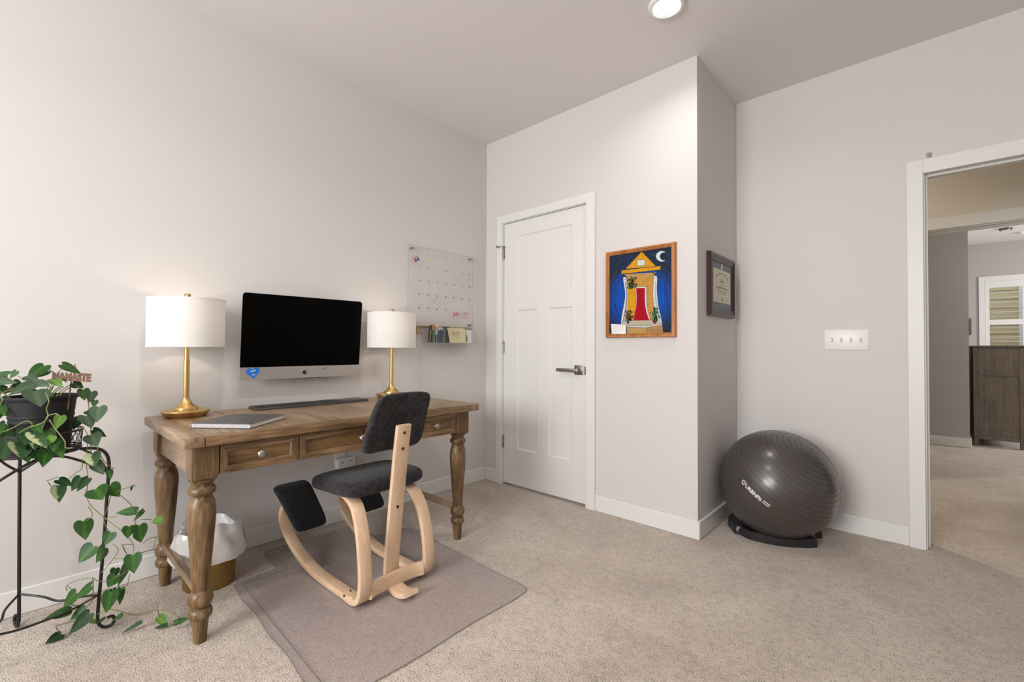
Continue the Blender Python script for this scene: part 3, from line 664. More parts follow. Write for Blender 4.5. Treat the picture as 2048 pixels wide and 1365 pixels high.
# light switch plate
sw = thing('light_switch', 'white four-gang toggle light switch plate on grey wall beside the doorway', 'light switch', (2.312, D, 1.066))
link('plate', B().box(2.207, 2.418, D-.006, D, 1.066, 1.184, .003), WHITE, sw)
for x in (2.243, 2.289, 2.335, 2.381):
    link('toggle_slot', B().box(x-.0055, x+.0055, D-.0068, D-.0055, 1.112, 1.137), plain('switch_slot', (.55, .54, .52), .6) if 'switch_slot' not in MATS else MATS['switch_slot'], sw)
    link('toggle', B().box(x-.004, x+.004, D-.020, D-.004, 1.120, 1.130, .001, M=Matrix.Translation((0, 0, 0))), WHITE, sw)
    for z in (1.088, 1.162): link('screw', B().lathe([(0, 0), (.0035, 0), (.003, .001), (0, .0012)], M=frame3((x, D-.006, z), (1, 0, 0), (0, 0, 1)), seg=10), WHITE, sw)
# wall outlet and white power adapter under the desk
ol = thing('wall_outlet', 'white duplex wall outlet below the desk on the left wall', 'outlet', (0, -1.245, .36))
link('plate', B().box(0, .006, -1.282, -1.212, .345, .46, .002), WHITE, ol)
for z in (.378, .428):
    rc = link('receptacle', B().box(.004, .0085, -1.264, -1.230, z-.014, z+.014, .003), WHITE, ol)
    link('slots', B().box(.008, .0092, -1.254, -1.2515, z-.005, z+.006).box(.008, .0092, -1.2425, -1.240, z-.005, z+.006), PRINTK, rc)
ad = thing('power_adapter', 'white rounded plug-in power adapter at the outlet under the desk', 'power adapter', (.03, -1.225, .330))
link('body', B().box(.0095, .050, -1.285, -1.168, .330, .392, .010, seg=3), WHITE, ad)
link('socket_face', B().box(.0495, .0515, -1.270, -1.182, .340, .382, .004), plain('adapter_face', (.62, .6, .59), .5), ad)
link('screw', B().lathe([(0, 0), (.004, 0), (.004, .001), (0, .0015)], M=frame3((.0515, -1.252, .368), (0, 1, 0), (0, 0, 1)), seg=10), PRINTK, ad)
link('screw', B().lathe([(0, 0), (.004, 0), (.004, .001), (0, .0015)], M=frame3((.0515, -1.202, .372), (0, 1, 0), (0, 0, 1)), seg=10), PRINTK, ad)
# clear hook above the doorway
link('adhesive_hook', B().box(2.668, 2.690, D-.004, D, 2.100, 2.128, .002).tube([(2.679, D-.004, 2.118), (2.679, D-.016, 2.112), (2.679, D-.016, 2.104), (2.679, D-.008, 2.100)], .003, 8), HOOKC, label='small clear adhesive hook above the doorway casing', cat='hook')
# ceiling fittings in the bedroom
rg = thing('ceiling_vent_ring', 'thin dark-rimmed round fitting on the bedroom ceiling', 'ceiling fitting', (3.44, 6.58, H-.03))
link('rim', B().lathe([(.05, .0), (.062, .0), (.066, .03), (.05, .03)], (3.44, 6.58, H-.03), 24), BRONZE, rg)
link('cap', B().lathe([(0, -.004), (.045, -.002), (.05, .01)], (3.44, 6.58, H-.03), 24), WHITE, rg)
sm = thing('smoke_detector', 'small white round smoke detector on the bedroom ceiling', 'smoke detector', (3.64, 7.02, H-.035))
link('body', B().lathe([(0, 0), (.045, .003), (.055, .015), (.06, .035)], (3.64, 7.02, H-.035), 24), WHITE, sm)
# dark panel on the bedroom side wall
link('wall_mounted_panel', B().box(2.985, 3.010, 4.60, 5.6, 1.235, 1.42, .004, M=None), plain('grey_panel', (.16, .15, .145), .6), label='dark slim panel on the far bedroom side wall', cat='wall panel')

# ------------------------------------------------------------------ bedroom chest
ch = thing('chest', 'grey-brown wooden chest standing in the room beyond the doorway', 'chest', (3.22, 5.1, 0))
cx0, cx1, cy0, cy1, cz1 = 3.02, 3.415, 4.66, 5.75, 1.115
for x, y in ((cx0, cy0), (cx1-.045, cy0), (cx0, cy1-.045), (cx1-.045, cy1-.045)):
    link('corner_post', B().box(x, x+.045, y, y+.045, 0, cz1-.02, .003, seg=1), CHESTW, ch)
link('top', B().box(cx0-.012, cx1+.012, cy0-.012, cy1+.012, cz1-.02, cz1, .004), CHESTW, ch)
link('end_panel', B().box(cx0+.045, cx1-.045, cy0+.010, cy0+.022, .80, cz1-.02), CHESTW, ch)
link('end_panel', B().box(cx0+.045, cx1-.045, cy0+.014, cy0+.026, .115, .79), CHESTW, ch)
link('middle_rail', B().box(cx0+.03, cx1-.03, cy0+.004, cy0+.03, .785, .803), CHESTW, ch)
link('bottom_rail', B().box(cx0+.045, cx1-.045, cy0+.006, cy0+.03, .075, .118), CHESTW, ch)
link('back_panel', B().box(cx0+.01, cx0+.02, cy0+.04, cy1-.04, .08, cz1-.02), CHESTW, ch)
link('far_end_panel', B().box(cx0+.045, cx1-.045, cy1-.03, cy1-.015, .08, cz1-.02), CHESTW, ch)
for k in range(4):
    z0 = .10+.25*k
    dr = link('drawer', B().box(cx1-.03, cx1-.004, cy0+.05, cy1-.05, z0, z0+.235, .003), CHESTW, ch)
    link('knob', B().lathe([(0, 0), (.008, 0), (.008, .012), (.014, .02), (.010, .028), (0, .03)], M=frame3((cx1-.004, (cy0+cy1)/2, z0+.12), (0, 1, 0), (0, 0, 1)), seg=14), BRONZE, dr)
# ------------------------------------------------------------------ desk
ZT = .753
dk = thing('writing_desk', 'rustic brown wooden desk with turned legs and three drawers', 'desk', (.43, -1.515, 0))
ty0, ty1, tx0, tx1 = -2.206, -.825, .068, .800
for y0, y1 in ((ty0, ty0+.062), (ty1-.062, ty1)):
    link('breadboard_end', B().box(tx0, tx1, y0, y1, .716, ZT, .004), DWX, dk)
n = 12; pw = (ty1-ty0-.124)/n
for k in range(n):
    y0 = ty0+.062+pw*k
    link('plank', B().box(tx0, tx1-.028, y0+.0004, y0+pw-.0004, .718, ZT-.0003*(k % 2), .0006, seg=1), DWX, dk)
link('front_edging', B().box(tx1-.0275, tx1, ty0+.0625, ty1-.0625, .716, ZT, .004), DWY, dk)
fx = .765
LEGP = [(0, 0), (.0195, 0), (.0205, .004), (.0265, .086), (.034, .090), (.0375, .098), (.0375, .112), (.033, .121), (.026, .125), (.026, .129), (.033, .133), (.0385, .146), (.0395, .158), (.0375, .172), (.031, .184), (.0255, .188), (.0265, .196),
        (.0300, .25), (.0365, .33), (.0425, .41), (.0450, .455), (.0445, .485), (.0405, .507), (.0340, .522), (.0315, .528), (.0335, .532), (.041, .536), (.0445, .545), (.0440, .553), (.0385, .562), (.0335, .566), (.034, .572), (.0395, .580), (.041, .590), (0, .590)]
lx = (.723, .143); ly = (-2.134, -.915)
lm = mesh_of(B().lathe(LEGP, seg=40), DWZ, 50)
bb_ = B(); h4 = lambda q, z: [Vector((a*q, b*q, z)) for a, b in ((-1, -1), (1, -1), (1, 1), (-1, 1))]
bb_.poly(h4(.034, .586)+h4(.0400, .594)+h4(.042, .606)+h4(.042, .716), [(3, 2, 1, 0), (12, 13, 14, 15)]+[(4*k+i, 4*k+(i+1) % 4, 4*k+4+(i+1) % 4, 4*k+4+i) for k in range(3) for i in range(4)])
bmk = mesh_of(bb_, DWZ, 20)
for x in lx:
    for y in ly:
        l_ = inst('leg', lm, dk, (x, y, 0)); inst('leg_block', bmk, l_, (x, y, 0)).location = (0, 0, 0)
for y in ly:
    link('apron_side', B().box(.185, .681, y-.030, y-.010, .600, .716), DWX, dk)
    link('stretcher', B().box(.16, .71, y-.013, y+.013, .158, .190, .004), DWX, dk)
link('apron_back', B().box(.105, .125, ly[0]+.042, ly[1]-.042, .600, .716), DWY, dk)
link('drawer_rail', B().box(fx-.055, fx-.004, ly[0]+.042, ly[1]-.042, .707, .717), DWY, dk)
for y in (-1.807, -1.238): link('drawer_divider', B().box(fx-.055, fx-.006, y-.004, y+.004, .603, .707), DWY, dk)
def mitred(b, y0, y1, z0, z1, w, xo, xi):
    """picture-frame moulding in the plane x=xo, inner edge stepping back to xi"""
    o = [(y0, z0), (y1, z0), (y1, z1), (y0, z1)]; i = [(y0+w, z0+w), (y1-w, z0+w), (y1-w, z1-w), (y0+w, z1-w)]; e = .006
    j = [(y0+w+e, z0+w+e), (y1-w-e, z0+w+e), (y1-w-e, z1-w-e), (y0+w+e, z1-w-e)]; m = [(a+(c_-a)*.2, b_+(d_-b_)*.2) for (a, b_), (c_, d_) in zip(o, i)]
    return o, i, j
for y0, y1, in ((-2.088, -1.811), (-1.803, -1.242), (-1.234, -.961)):
    z0, z1, w = .603, .708, .024
    o, i, j = mitred(None, y0, y1, z0, z1, w, fx, fx)
    dr = link('drawer', B().box(fx-.05, fx-.0125, y0, y1, z0, z1), DRW, dk, smooth=0)
    for k in range(4):
        l = (k+1) % 4; g = .0007
        def V(p, x, q=None): return Vector((x, p[0], p[1]))
        b = B(); vs = [V(o[k], fx-.0125), V(o[l], fx-.0125), V(o[k], fx+.001), V(o[l], fx+.001), V(i[k], fx+.001), V(i[l], fx+.001), V(j[k], fx-.009), V(j[l], fx-.009), V(j[k], fx-.0125), V(j[l], fx-.0125)]
        # bevel on the outer arris
        c = Vector((fx, (o[k][0]+o[l][0])/2, (o[k][1]+o[l][1])/2))
        vs = [v+(c-v)*.0025*(1 if q in (0, 1, 2, 3) else 0) for q, v in enumerate(vs)]
        b.poly(vs, [(0, 1, 3, 2), (2, 3, 5, 4), (4, 5, 7, 6), (6, 7, 9, 8), (0, 2, 4, 6, 8), (1, 9, 7, 5, 3)])
        link('moulding', b, DWY if k % 2 == 0 else DWZ, dr, smooth=0)
    link('knob', B().lathe([(.008, 0), (.0085, .002), (.006, .005), (.0055, .012), (.009, .016), (.0145, .019), (.0155, .023), (.013, .027), (.007, .0295), (0, .030)], M=frame3((fx-.0125, (y0+y1)/2, .656), (0, 1, 0), (0, 0, 1)), seg=24), PEWTER, dr, label='round pewter drawer knob')

# ------------------------------------------------------------------ table lamps
def lamp(x, y, label):
    l = thing('table_lamp', label, 'lamp', (x, y, ZT), 'pair of brass table lamps')
    zz = ZT
    link('base', B().lathe([(0, 0), (.074, 0), (.078, .002), (.090, .020), (.094, .026), (.093, .029), (.085, .031), (.047, .032), (.047, .040), (.0455, .043), (.040, .046), (.030, .053), (.021, .064), (.0155, .076), (.0135, .084), (0, .084)], (x, y, zz), 56), BRASS, l)
    link('stem', B().lathe([(.0115, .080), (.0115, .252), (.0125, .253), (.0125, .257), (.0095, .259), (.0095, .40), (0, .40)], (x, y, zz), 24), BRASS, l)
    link('shade', B().lathe([(.147, .316), (.1475, .316), (.1475, .531), (.147, .531)], (x, y, zz), 72), SHADE, l, smooth=80)
    for z in (.3155, .527):
        link('shade_trim', B().lathe([(.1482, z), (.1482, z+.005), (.1465, z+.005), (.1465, z), (.1482, z)], (x, y, zz), 72), PAPER, l)
    s = B()
    for a in (0, 120, 240): s.tube([(x+.010*math.cos(R(a)), y+.010*math.sin(R(a)), zz+.515), (x+.1465*math.cos(R(a)), y+.1465*math.sin(R(a)), zz+.522)], .0018, 6)
    link('spider', s.lathe([(.012, .512), (.012, .518), (.004, .518), (.004, .512), (.012, .512)], (x, y, zz), 16).tube([(x, y, zz+.38), (x, y+.035, zz+.42), (x, y+.035, zz+.48), (x, y, zz+.515)], .0018, 6).tube([(x, y, zz+.38), (x, y-.035, zz+.42), (x, y-.035, zz+.48), (x, y, zz+.515)], .0018, 6), BRASSD, l)
    link('finial', B().lathe([(.006, .516), (.006, .538), (.013, .540), (.013, .554), (.010, .558), (0, .558)], (x, y, zz), 20), BRASSD, l)
    link('bulb', B().lathe([(.012, .405), (.013, .425), (.022, .447), (.026, .467), (.022, .486), (.012, .496), (0, .499)], (x, y, zz), 20), BULB, l)
    pl = bpy.data.lights.new('bulb_light', 'POINT'); pl.energy = LAMP_W; pl.color = (1.0, 0.86, 0.68); pl.shadow_soft_size = .016
    po = bpy.data.objects.new('bulb_light', pl); COL.objects.link(po); po.parent = l; po.location = (0, 0, .466)
LAMP_W = 0.85
lamp(.190, -2.075, 'lit brass table lamp with white drum shade at the notebook end of desk')
lamp(.190, -1.006, 'lit brass table lamp with white drum shade behind the chair, under the calendar')

# ------------------------------------------------------------------ all-in-one computer
mo, myaw, mtilt = Vector((.116, -1.506, 1.122)), -.014, -.089
mn = Vector((math.cos(myaw)*math.cos(mtilt), math.sin(myaw)*math.cos(mtilt), math.sin(mtilt))); mr = Vector((-math.sin(myaw), math.cos(myaw), 0)); mu = mn.cross(mr)
MM = frame3(mo, mr, mu)            # local x right, y up, z out of the screen
pc = thing('desktop_computer', 'silver all-in-one computer with black screen mounted on the wall above desk', 'computer', (.06, -1.506, .89))
def rr2(w, h, r, cx=0, cy=0, k=5): return [(cx+a, cy+b) for a, b in rrect(w, h, r, k)]
WM, HM = .65, .45; ch_ = .066
b = B(); b.prism(rr2(WM, HM, .016), (0, 0, -.010), (1, 0, 0), (0, 1, 0), .0085); link('housing', b.xf(MM), ALU, pc, smooth=30)
b = B(); b.lathe([(0, -.055), (.5, -.048), (.85, -.025), (1.0, -.010)], seg=48, M=Matrix.Diagonal((WM*.46, HM*.42, 1, 1))); link('back_shell', b.xf(MM), ALU, pc, smooth=60)
b = B(); pts = rr2(WM, HM, .016); top = [(x, y) for x, y in pts if y > -HM/2+ch_]
b.prism([(-WM/2+.0004, -HM/2+ch_)]+[(WM/2-.0004, -HM/2+ch_)]+[(x*.999, y*.999) for x, y in top], (0, 0, -.0015), (1, 0, 0), (0, 1, 0), .0020); link('screen', b.xf(MM), SCREENM, pc, smooth=0)
b = B(); bot = [(x, y) for x, y in pts if y < -HM/2+ch_]
b.prism([(x*.9995, y*.9995) for x, y in bot]+[(WM/2-.0004, -HM/2+ch_), (-WM/2+.0004, -HM/2+ch_)], (0, 0, -.0015), (1, 0, 0), (0, 1, 0), .0018); chin = link('chin', b.xf(MM), ALU, pc, smooth=0)
# fruit mark on the chin
def blob(n=40):
    out = []
    for k in range(n):
        a = 2*math.pi*k/n; r = 1+.06*math.cos(2*a)*0
        x = .92*math.cos(a)*(1+.10*math.sin(a)); y = .98*math.sin(a)
        if abs(a-math.pi/2) < .5: y -= .16*(1-abs(a-math.pi/2)/.5)
        if abs(a-3*math.pi/2) < .35: y += .12*(1-abs(a-3*math.pi/2)/.35)
        d = math.hypot(x-1.15, y-.12)
        if d < .46: x = 1.15-math.sqrt(max(0, .46**2-(y-.12)**2))
        out.append((x, y))
    return out
s_ = .0128; b = B(); lo = Vector((.0, -HM/2+ch_/2, .00045))
b.prism([(x*s_, y*s_-.0022) for x, y in blob()], lo, (1, 0, 0), (0, 1, 0), .0003)
b.prism([(s_*(.05+.42*u), s_*(.92+.62*u+w)) for u, w in ((0, 0), (.45, -.26), (.9, -.16), (1.05, .10), (.65, .14), (.2, .12))], lo, (1, 0, 0), (0, 1, 0), .0003)
link('fruit_logo', b.xf(MM), PRINTK, chin, label='black apple mark with a bite', smooth=0)
b = B(); hz = Vector((-WM/2+.062, -HM/2+ch_/2+.006, .0006))
hp = []
for k in range(36):
    a = 2*math.pi*k/36; hp.append((.0021*16*math.sin(a)**3*.97, .0021*(13*math.cos(a)-5*math.cos(2*a)-2*math.cos(3*a)-math.cos(4*a))))
b.prism([(x*math.cos(.12)-y*math.sin(.12), x*math.sin(.12)+y*math.cos(.12)) for x, y in hp], hz, (1, 0, 0), (0, 1, 0), .0004)
hs = link('heart_sticker', b.xf(MM), BLUE, pc, label='blue heart sticker with small white lettering', smooth=0)
b = B()
for yy, segs in ((.009, ((-.013, -.006), (-.005, .001), (.002, .006), (.007, .012))), (-.012, ((-.004, -.001), (.0, .003), (.004, .009)))):
    for x0, x1 in segs: b.box(x0, x1, yy-.003+.15*x0, yy+.003+.15*x0, .0008, .0012, M=Matrix.Translation((hz.x, hz.y, 0.0004)))
b.box(-.001, .001, -.003, -.001, .0008, .0012, M=Matrix.Translation((hz.x, hz.y, .0004)))
link('sticker_lettering', b.xf(MM), PAPER, hs, smooth=0)
b = B(); q = (.083, -HM/2+ch_-.014)
b.box(q[0], q[0]+.036, q[1]-.005, q[1]+.005, .0004, .0008); st = link('label_strip', b.xf(MM), PRINTK, chin, label='small black and white label strip', smooth=0)
b = B()
for k in range(6): b.box(q[0]+.006+.0046*k, q[0]+.009+.0046*k, q[1]-.0025, q[1]+.0025, .0008, .0010)
b.box(q[0]+.0015, q[0]+.0045, q[1]-.003, q[1]+.003, .0008, .0010); link('label_lettering', b.xf(MM), PAPER, st, smooth=0)
link('wall_bracket', B().box(-.09, .09, -.20, .10, -.075, -.045, .004).xf(MM), BLACKP, pc)
link('bracket_foot', B().box(.02, .12, -.236, -.205, -.085, -.050, .006).xf(MM), BLACKP, pc)
# keep the bracket in front of the wall plane
link('cable', B().tube(smoothpts([(.02, -1.43, .925), (.03, -1.41, .885), (.02, -1.385, .875), (.010, -1.365, .895), (.006, -1.36, .93)]), .0025, 8), WHITE, pc, label='thin white power cable')

# ------------------------------------------------------------------ keyboard tray with trackpad
kb = thing('keyboard', 'slim dark grey keyboard with trackpad lying on the desk below computer', 'keyboard', (.18, -1.49, ZT))
ka = R(-1.0)
KM = frame3((.172, -1.492, ZT), (math.sin(-ka)*0+math.sin(R(1.2)), math.cos(R(1.2)), 0), (-math.cos(R(1.2)), math.sin(R(1.2)), 0))
link('tray', B().box(-.300, .300, -.066, .066, 0, .0125, .003).xf(KM), SPACEG, kb)
kf = B(); y = -.056
for row in range(6):
    hgt = .0165 if row < 5 else .010
    for k in range(21):
        x = -.294+.0202*k
        if 14.5 < k < 15.4: continue
        if row == 0 and 4 <= k <= 8:
            if k == 4: kf.box(x, x+.0202*5-.0022, y, y+hgt, .0125, .0145)
            continue
        kf.box(x, x+.018, y, y+hgt, .0125, .0145)
    y += .0192
link('key_field', kf.xf(KM), KEYM, kb, kind='stuff', smooth=0)
link('trackpad', B().box(.140, .294, -.058, .058, .0125, .0138, .001).xf(KM), PADM, kb)
# ------------------------------------------------------------------ spiral notebook
nbk = thing('spiral_notebook', 'grey-covered spiral notebook lying on the left end of desk', 'notebook', (.58, -1.965, ZT))
p0, p1, p3 = Vector((.570, -2.142, 0)), Vector((.752, -1.990, 0)), Vector((.398, -1.945, 0))
NM = frame3((p0.x, p0.y, ZT), p1-p0, p3-p0); nw, nh = (p1-p0).length, .262
link('page_block', B().box(.002, nw-.003, .010, nh-.003, .0025, .0175).xf(NM), PAPER, nbk, smooth=0)
link('front_cover', B().box(0, nw, .002, nh, .0178, .0192).xf(NM), COVER, nbk, smooth=0)
link('back_cover', B().box(0, nw, .002, nh, .0005, .0022).xf(NM), COVER, nbk, smooth=0)
b = B()
for k in range(24):
    x = .006+(nw-.012)*k/23
    b.tube([(x+.002*math.sin(a_)*0+.0012*(j/12), .004+.0085*math.cos(a_), .0105+.0102*math.sin(a_)) for j in range(12) for a_ in [2*math.pi*j/12]], .0011, 5, closed=True)
link('spiral_binding', b.xf(NM), WIRE, nbk, kind='stuff')

# ------------------------------------------------------------------ kneeling chair
kc = thing('kneeling_chair', 'kneeling chair of pale bent wood with charcoal wool cushions', 'chair', (.85, -1.46, 0))
KA = Vector((.916, -1.649, 0)); kF = Vector((-.9993, -.037, 0)); kS = Vector((-.037, .9993, 0))
def K(f, s, z): return KA+kF*f+kS*s+Vector((0, 0, z))
MW = .345; SL = .018
def CS(u): return max(-1, min(1, math.sin(math.pi*(u-.5))))
def strip(pts, w, th, side=kS, n=7): return B().sweep(smoothpts([K(*p) for p in pts], n), side, rrect(w, th, min(.006, th*.3), 2))
for sgn, s0 in ((1, SL), (-1, MW)):
    ru = link('rocker', strip([(-.02, s0, .036), (.03, s0, .0225), (.133, s0, .0208), (.274, s0, .0225), (.354, s0, .030), (.449, s0, .048), (.563, s0, .088), (.645, s0, .132), (.684, s0, .168), (.690, s0, .206), (.668, s0, .246), (.625, s0, .288), (.575, s0, .312), (.52, s0, .310)], .050, .029), BEECHX, kc)
    sl = link('seat_leg', strip([(.055, s0, .0215), (.0, s0, .0190), (-.045, s0, .036), (-.066, s0, .082), (-.066, s0+sgn*.001, .16), (-.046, s0+sgn*.004, .27), (-.010, s0+sgn*.010, .355), (.04, s0+sgn*.018, .405), (.15, s0+sgn*.034, .425), (.26, s0+sgn*.036, .415)], .056, .024), BEECH, kc)
    for f, z in ((.003, .060), (.055, .020)):
        link('screw', B().lathe([(0, 0), (.006, 0), (.006, .0012), (0, .0016)], M=frame3(K(f-.012, s0-sgn*.0285, z+.012), kF*sgn, (0, 0, 1)), seg=12), SCREW, sl)
    # knee pad
    c0, c1 = Vector(K(.600, s0+.003*sgn-.012, .402)), Vector(K(.355, s0+.003*sgn-.012, .236)); ax = (c1-c0); ln = ax.length; ax.normalize(); nr = kS.cross(ax); nr = nr if nr.z > 0 else -nr
    def pad(u, v, top):
        # u along the slope, v across; superellipse outline and rounded edge
        x, y = CS(u), CS(v)
        e = (1-abs(x)**5)**.5*(1-abs(y)**5)**.5
        h = (.034 if top else -.020)*max(0, e)**.6+.012*(1-x*x)*0
        x, y = x*(1-.06*y**8), y*(1-.06*x**8)
        X = x*(ln/2); W = y*(.078-.006*x)
        bend = -.016*max(0, -x-.55)**1.2*3
        return c0+ax*(X+ln/2)+kS*W+nr*(h+bend-.012)
    link('knee_cushion', B().grid(lambda u, v: pad(u, v, True), 26, 18).grid(lambda u, v: pad(u, v, False), 26, 18), BLKFAB, kc, smooth=80)
# seat cushion
def seat(u, v, top):
    x, y = CS(u), CS(v)
    e = max(0, (1-abs(x)**6))**.5*max(0, (1-abs(y)**6))**.5
    x, y = x*(1-.08*y**6), y*(1-.08*x**6)
    f = .180-x*.178; hw = .207-.006*x
    z = .456+.006*x-.030*max(0, -x-.5)**1.5
    return K(f, .190+y*hw, z+(.042 if top else -.036)*e**.5)
link('seat_cushion', B().grid(lambda u, v: seat(u, v, True), 30, 30).grid(lambda u, v: seat(u, v, False), 30, 30), FABRIC, kc, smooth=80)
# backrest
def back(u, v, front):
    x, y = CS(u), CS(v)          # x up, y across
    e = max(0, (1-abs(x)**7))**.5*max(0, (1-abs(y)**7))**.5
    x, y = x*(1-.09*y**6), y*(1-.09*x**6)
    f = -.045-.040*x-.018*max(0, x)**2; z = .742+.131*x; hw = .146-.010*x-.004*x*x
    fc = .028*(y*y)               # wraps toward the sitter
    return K(f+fc*-1.0+.030+(.026 if front else -.026)*e**.5, (.192+y*hw+.008*x), z)
link('backrest_cushion', B().grid(lambda u, v: back(u, v, True), 26, 26).grid(lambda u, v: back(u, v, False), 26, 26), FABRIC, kc, smooth=80)
post = link('back_post', B().sweep(smoothpts([K(-.155, .184, .036), K(-.115, .184, .020), K(-.07, .184, .018), K(-.028, .184, .034), K(-.010, .184, .085), K(-.022, .184, .22), K(-.045, .184, .40), K(-.072, .184, .60), K(-.094, .184, .735)], 8), kS, rrect(.072, .022, .006, 2)), BEECH, kc)
for f, z in ((-.0905, .702), (-.080, .632), (-.0445, .374)):
    link('screw', B().lathe([(0, 0), (.007, 0), (.007, .001), (0, .0016)], M=frame3(K(f-.0115, .184, z), -kS, (0, 0, 1)), seg=12), SCREW, post)
link('cross_bar', B().sweep(smoothpts([K(-.064, SL+.026, .064), K(-.046, .09, .062), K(-.038, .182, .060), K(-.046, .274, .062), K(-.064, MW-.026, .064)], 8), Vector((0, 0, 1)), rrect(.062, .022, .006, 2)), BEECHY, kc)

# ------------------------------------------------------------------ chair mat
def matpts():
    P = [(1.372, -1.055), (1.374, -1.965), (.372, -1.932), (.372, -1.735), (.130, -1.722), (.130, -1.235), (.372, -1.225), (.395, -1.012)]
    out = []; n = len(P)
    for i in range(n):
        a, b_, c_ = Vector(P[i-1]), Vector(P[i]), Vector(P[(i+1) % n]); r = .035
        q0 = b_+(a-b_).normalized()*r; q1 = b_+(c_-b_).normalized()*r
        for k in range(5):
            t_ = k/4; out.append((1-t_)**2*q0+2*t_*(1-t_)*b_+t_*t_*q1)
        m = int((c_-b_).length/.05)
        nrm = Vector(((c_-b_).y, -(c_-b_).x)).normalized()
        for k in range(1, m):
            q = q1+(c_-b_)*(k/m)*(((c_-b_).length-2*r)/(c_-b_).length)
            out.append(q+nrm*.004*math.sin(q.x*19+q.y*13+i))
    return [(p.x, p.y) for p in out]
mp_ = matpts()
cm = thing('chair_mat', 'translucent mauve-grey vinyl chair mat on the carpet under the chair', 'floor mat', (.85, -1.5, 0))
link('sheet', B().prism(mp_, (0, 0, .0035), (1, 0, 0), (0, 1, 0), .002), MATP, cm, smooth=0)
link('rim', B().tube([(x, y, .0045) for x, y in mp_], .0012, 6, closed=True), MATE, cm)
inn = []
for x, y in ((1.34, -1.093), (1.34, -1.935), (.405, -1.90), (.405, -1.70), (.165, -1.69)): inn.append((x, y))
link('moulded_line', B().tube([(.405, -1.90, .0052), (.9, -1.917, .0052), (1.372, -1.933, .0052)], .0013, 5).tube([(.405, -1.90, .0052), (.405, -1.70, .0052), (.165, -1.69, .0052)], .0013, 5), MATE, cm)

# ------------------------------------------------------------------ waste bin
wb = thing('waste_bin', 'round brass waste bin behind the near desk leg', 'waste bin', (.27, -2.0, 0))
link('body', B().lathe([(0, .004), (.092, .004), (.096, 0), (.100, .006), (.107, .215), (.108, .22), (.104, .22), (.097, .012), (0, .012)], (.27, -1.995, 0), 48), BINBRASS, wb)
def lw(k, a, r, z):
    f = math.sin(a*5+k*.9)*.35+math.sin(a*9-k*1.3)*.35+math.sin(a*14+k*2.1)*.2
    amp = (.004, .010, .012, .014, .016, .014, .010, .005)[min(k, 7)]
    return r+amp*f, z+(.022*math.sin(a*2+1.0)+.012*math.sin(a*5+2)) * (1 if k in (2, 3) else .35 if k in (1, 4, 5, 6) else .1)
link('liner', B().lathe([(.088, .10), (.096, .215), (.104, .258), (.113, .268), (.124, .240), (.138, .195), (.150, .150), (.145, .130), (.124, .134)], (.27, -1.995, 0), 72, wob=lw), LINER, wb, label='crumpled white plastic liner', smooth=60)
# ------------------------------------------------------------------ exercise ball and its base
BC, BR = Vector((2.024, .362, .301)), .297
pole = Vector((.614, -.157, .773)).normalized()
bl = thing('exercise_ball', 'large dark grey ribbed exercise ball in the corner', 'exercise ball', (BC.x, BC.y, .002))
prof = []; th = 0.0
gro = [7+5.4*k for k in range(14)]; gro = gro+[180-g for g in gro]
ang = set([0.0, 180.0]+[i*2.0 for i in range(91)])
for g in gro:
    for d_ in (-.3, 0, .3): ang.add(round(g+d_, 3))
for a in sorted(ang):
    r = BR
    for g in gro:
        r = BR
    prof.append((max(0, r*math.sin(R(a))) if 0 < a < 180 else 0, r*math.cos(R(a))))
px_ = pole.orthogonal().normalized(); PM = frame3(BC, px_, pole.cross(px_))
b = B().lathe(prof, seg=72, M=PM)
for v in b.bm.verts:
    if v.co.z < .005: v.co.z = .005
link('ball', b, BALLM, bl, smooth=75)
b = B()
for g in gro:
    rr_, zz_ = (BR+.0002)*math.sin(R(g)), (BR+.0002)*math.cos(R(g))
    b.tube([PM @ Vector((rr_*math.cos(2*math.pi*k/64), rr_*math.sin(2*math.pi*k/64), zz_)) for k in range(64)], .0009, 4, closed=True)
for v in b.bm.verts:
    if v.co.z < .006: v.co.z = .006
link('rib_lines', b, BLACKP, bl, kind='stuff')
link('valve_plug', B().lathe([(0, .002), (.006, .002), (.008, 0), (.008, -.004)], M=frame3(BC+pole*BR, px_, pole.cross(px_)), seg=14), BLACKP, bl)
n0 = Vector((-.165, -.986, .017)).normalized()
tdir = (Vector((.082, -.981, -.175))-Vector((-.378, -.911, .164))); tdir = (tdir-n0*tdir.dot(n0)).normalized(); bdir = n0.cross(tdir)
def onball(x, y, z=0): return BC+(n0+tdir*(x/BR)+bdir*(y/BR)).normalized()*(BR+.0012)
PRINTW = plain('white_print', (.82, .81, .80), .5)
b = text_bm(B(), 'URBNFit', .0280, lambda x, y, z: onball(x-.046, y-.002, z), bold=.0008, align='LEFT', space=.98)
# shield with a bear-like face
sh_o = [(-.0125, .0115), (-.006, .0105), (0, .0135), (.006, .0105), (.0125, .0115), (.0128, 0), (.008, -.009), (0, -.0145), (-.008, -.009), (-.0128, 0)]
cxs = -.063
ring = [onball(cxs+x, y+.001) for x, y in sh_o]+[onball(cxs+x*.72, y*.72+.001) for x, y in sh_o]; k = len(sh_o)
b.poly(ring, [(i, (i+1) % k, k+(i+1) % k, k+i) for i in range(k)])
for ex in (-.0045, .0045): b.poly([onball(cxs+ex+x, .003+y) for x, y in ((-.0025, -.001), (.0025, -.001), (.002, .0015), (-.002, .0015))], [(0, 1, 2, 3)])
b.poly([onball(cxs+x, -.005+y) for x, y in ((-.003, .002), (.003, .002), (0, -.004))], [(0, 1, 2)])
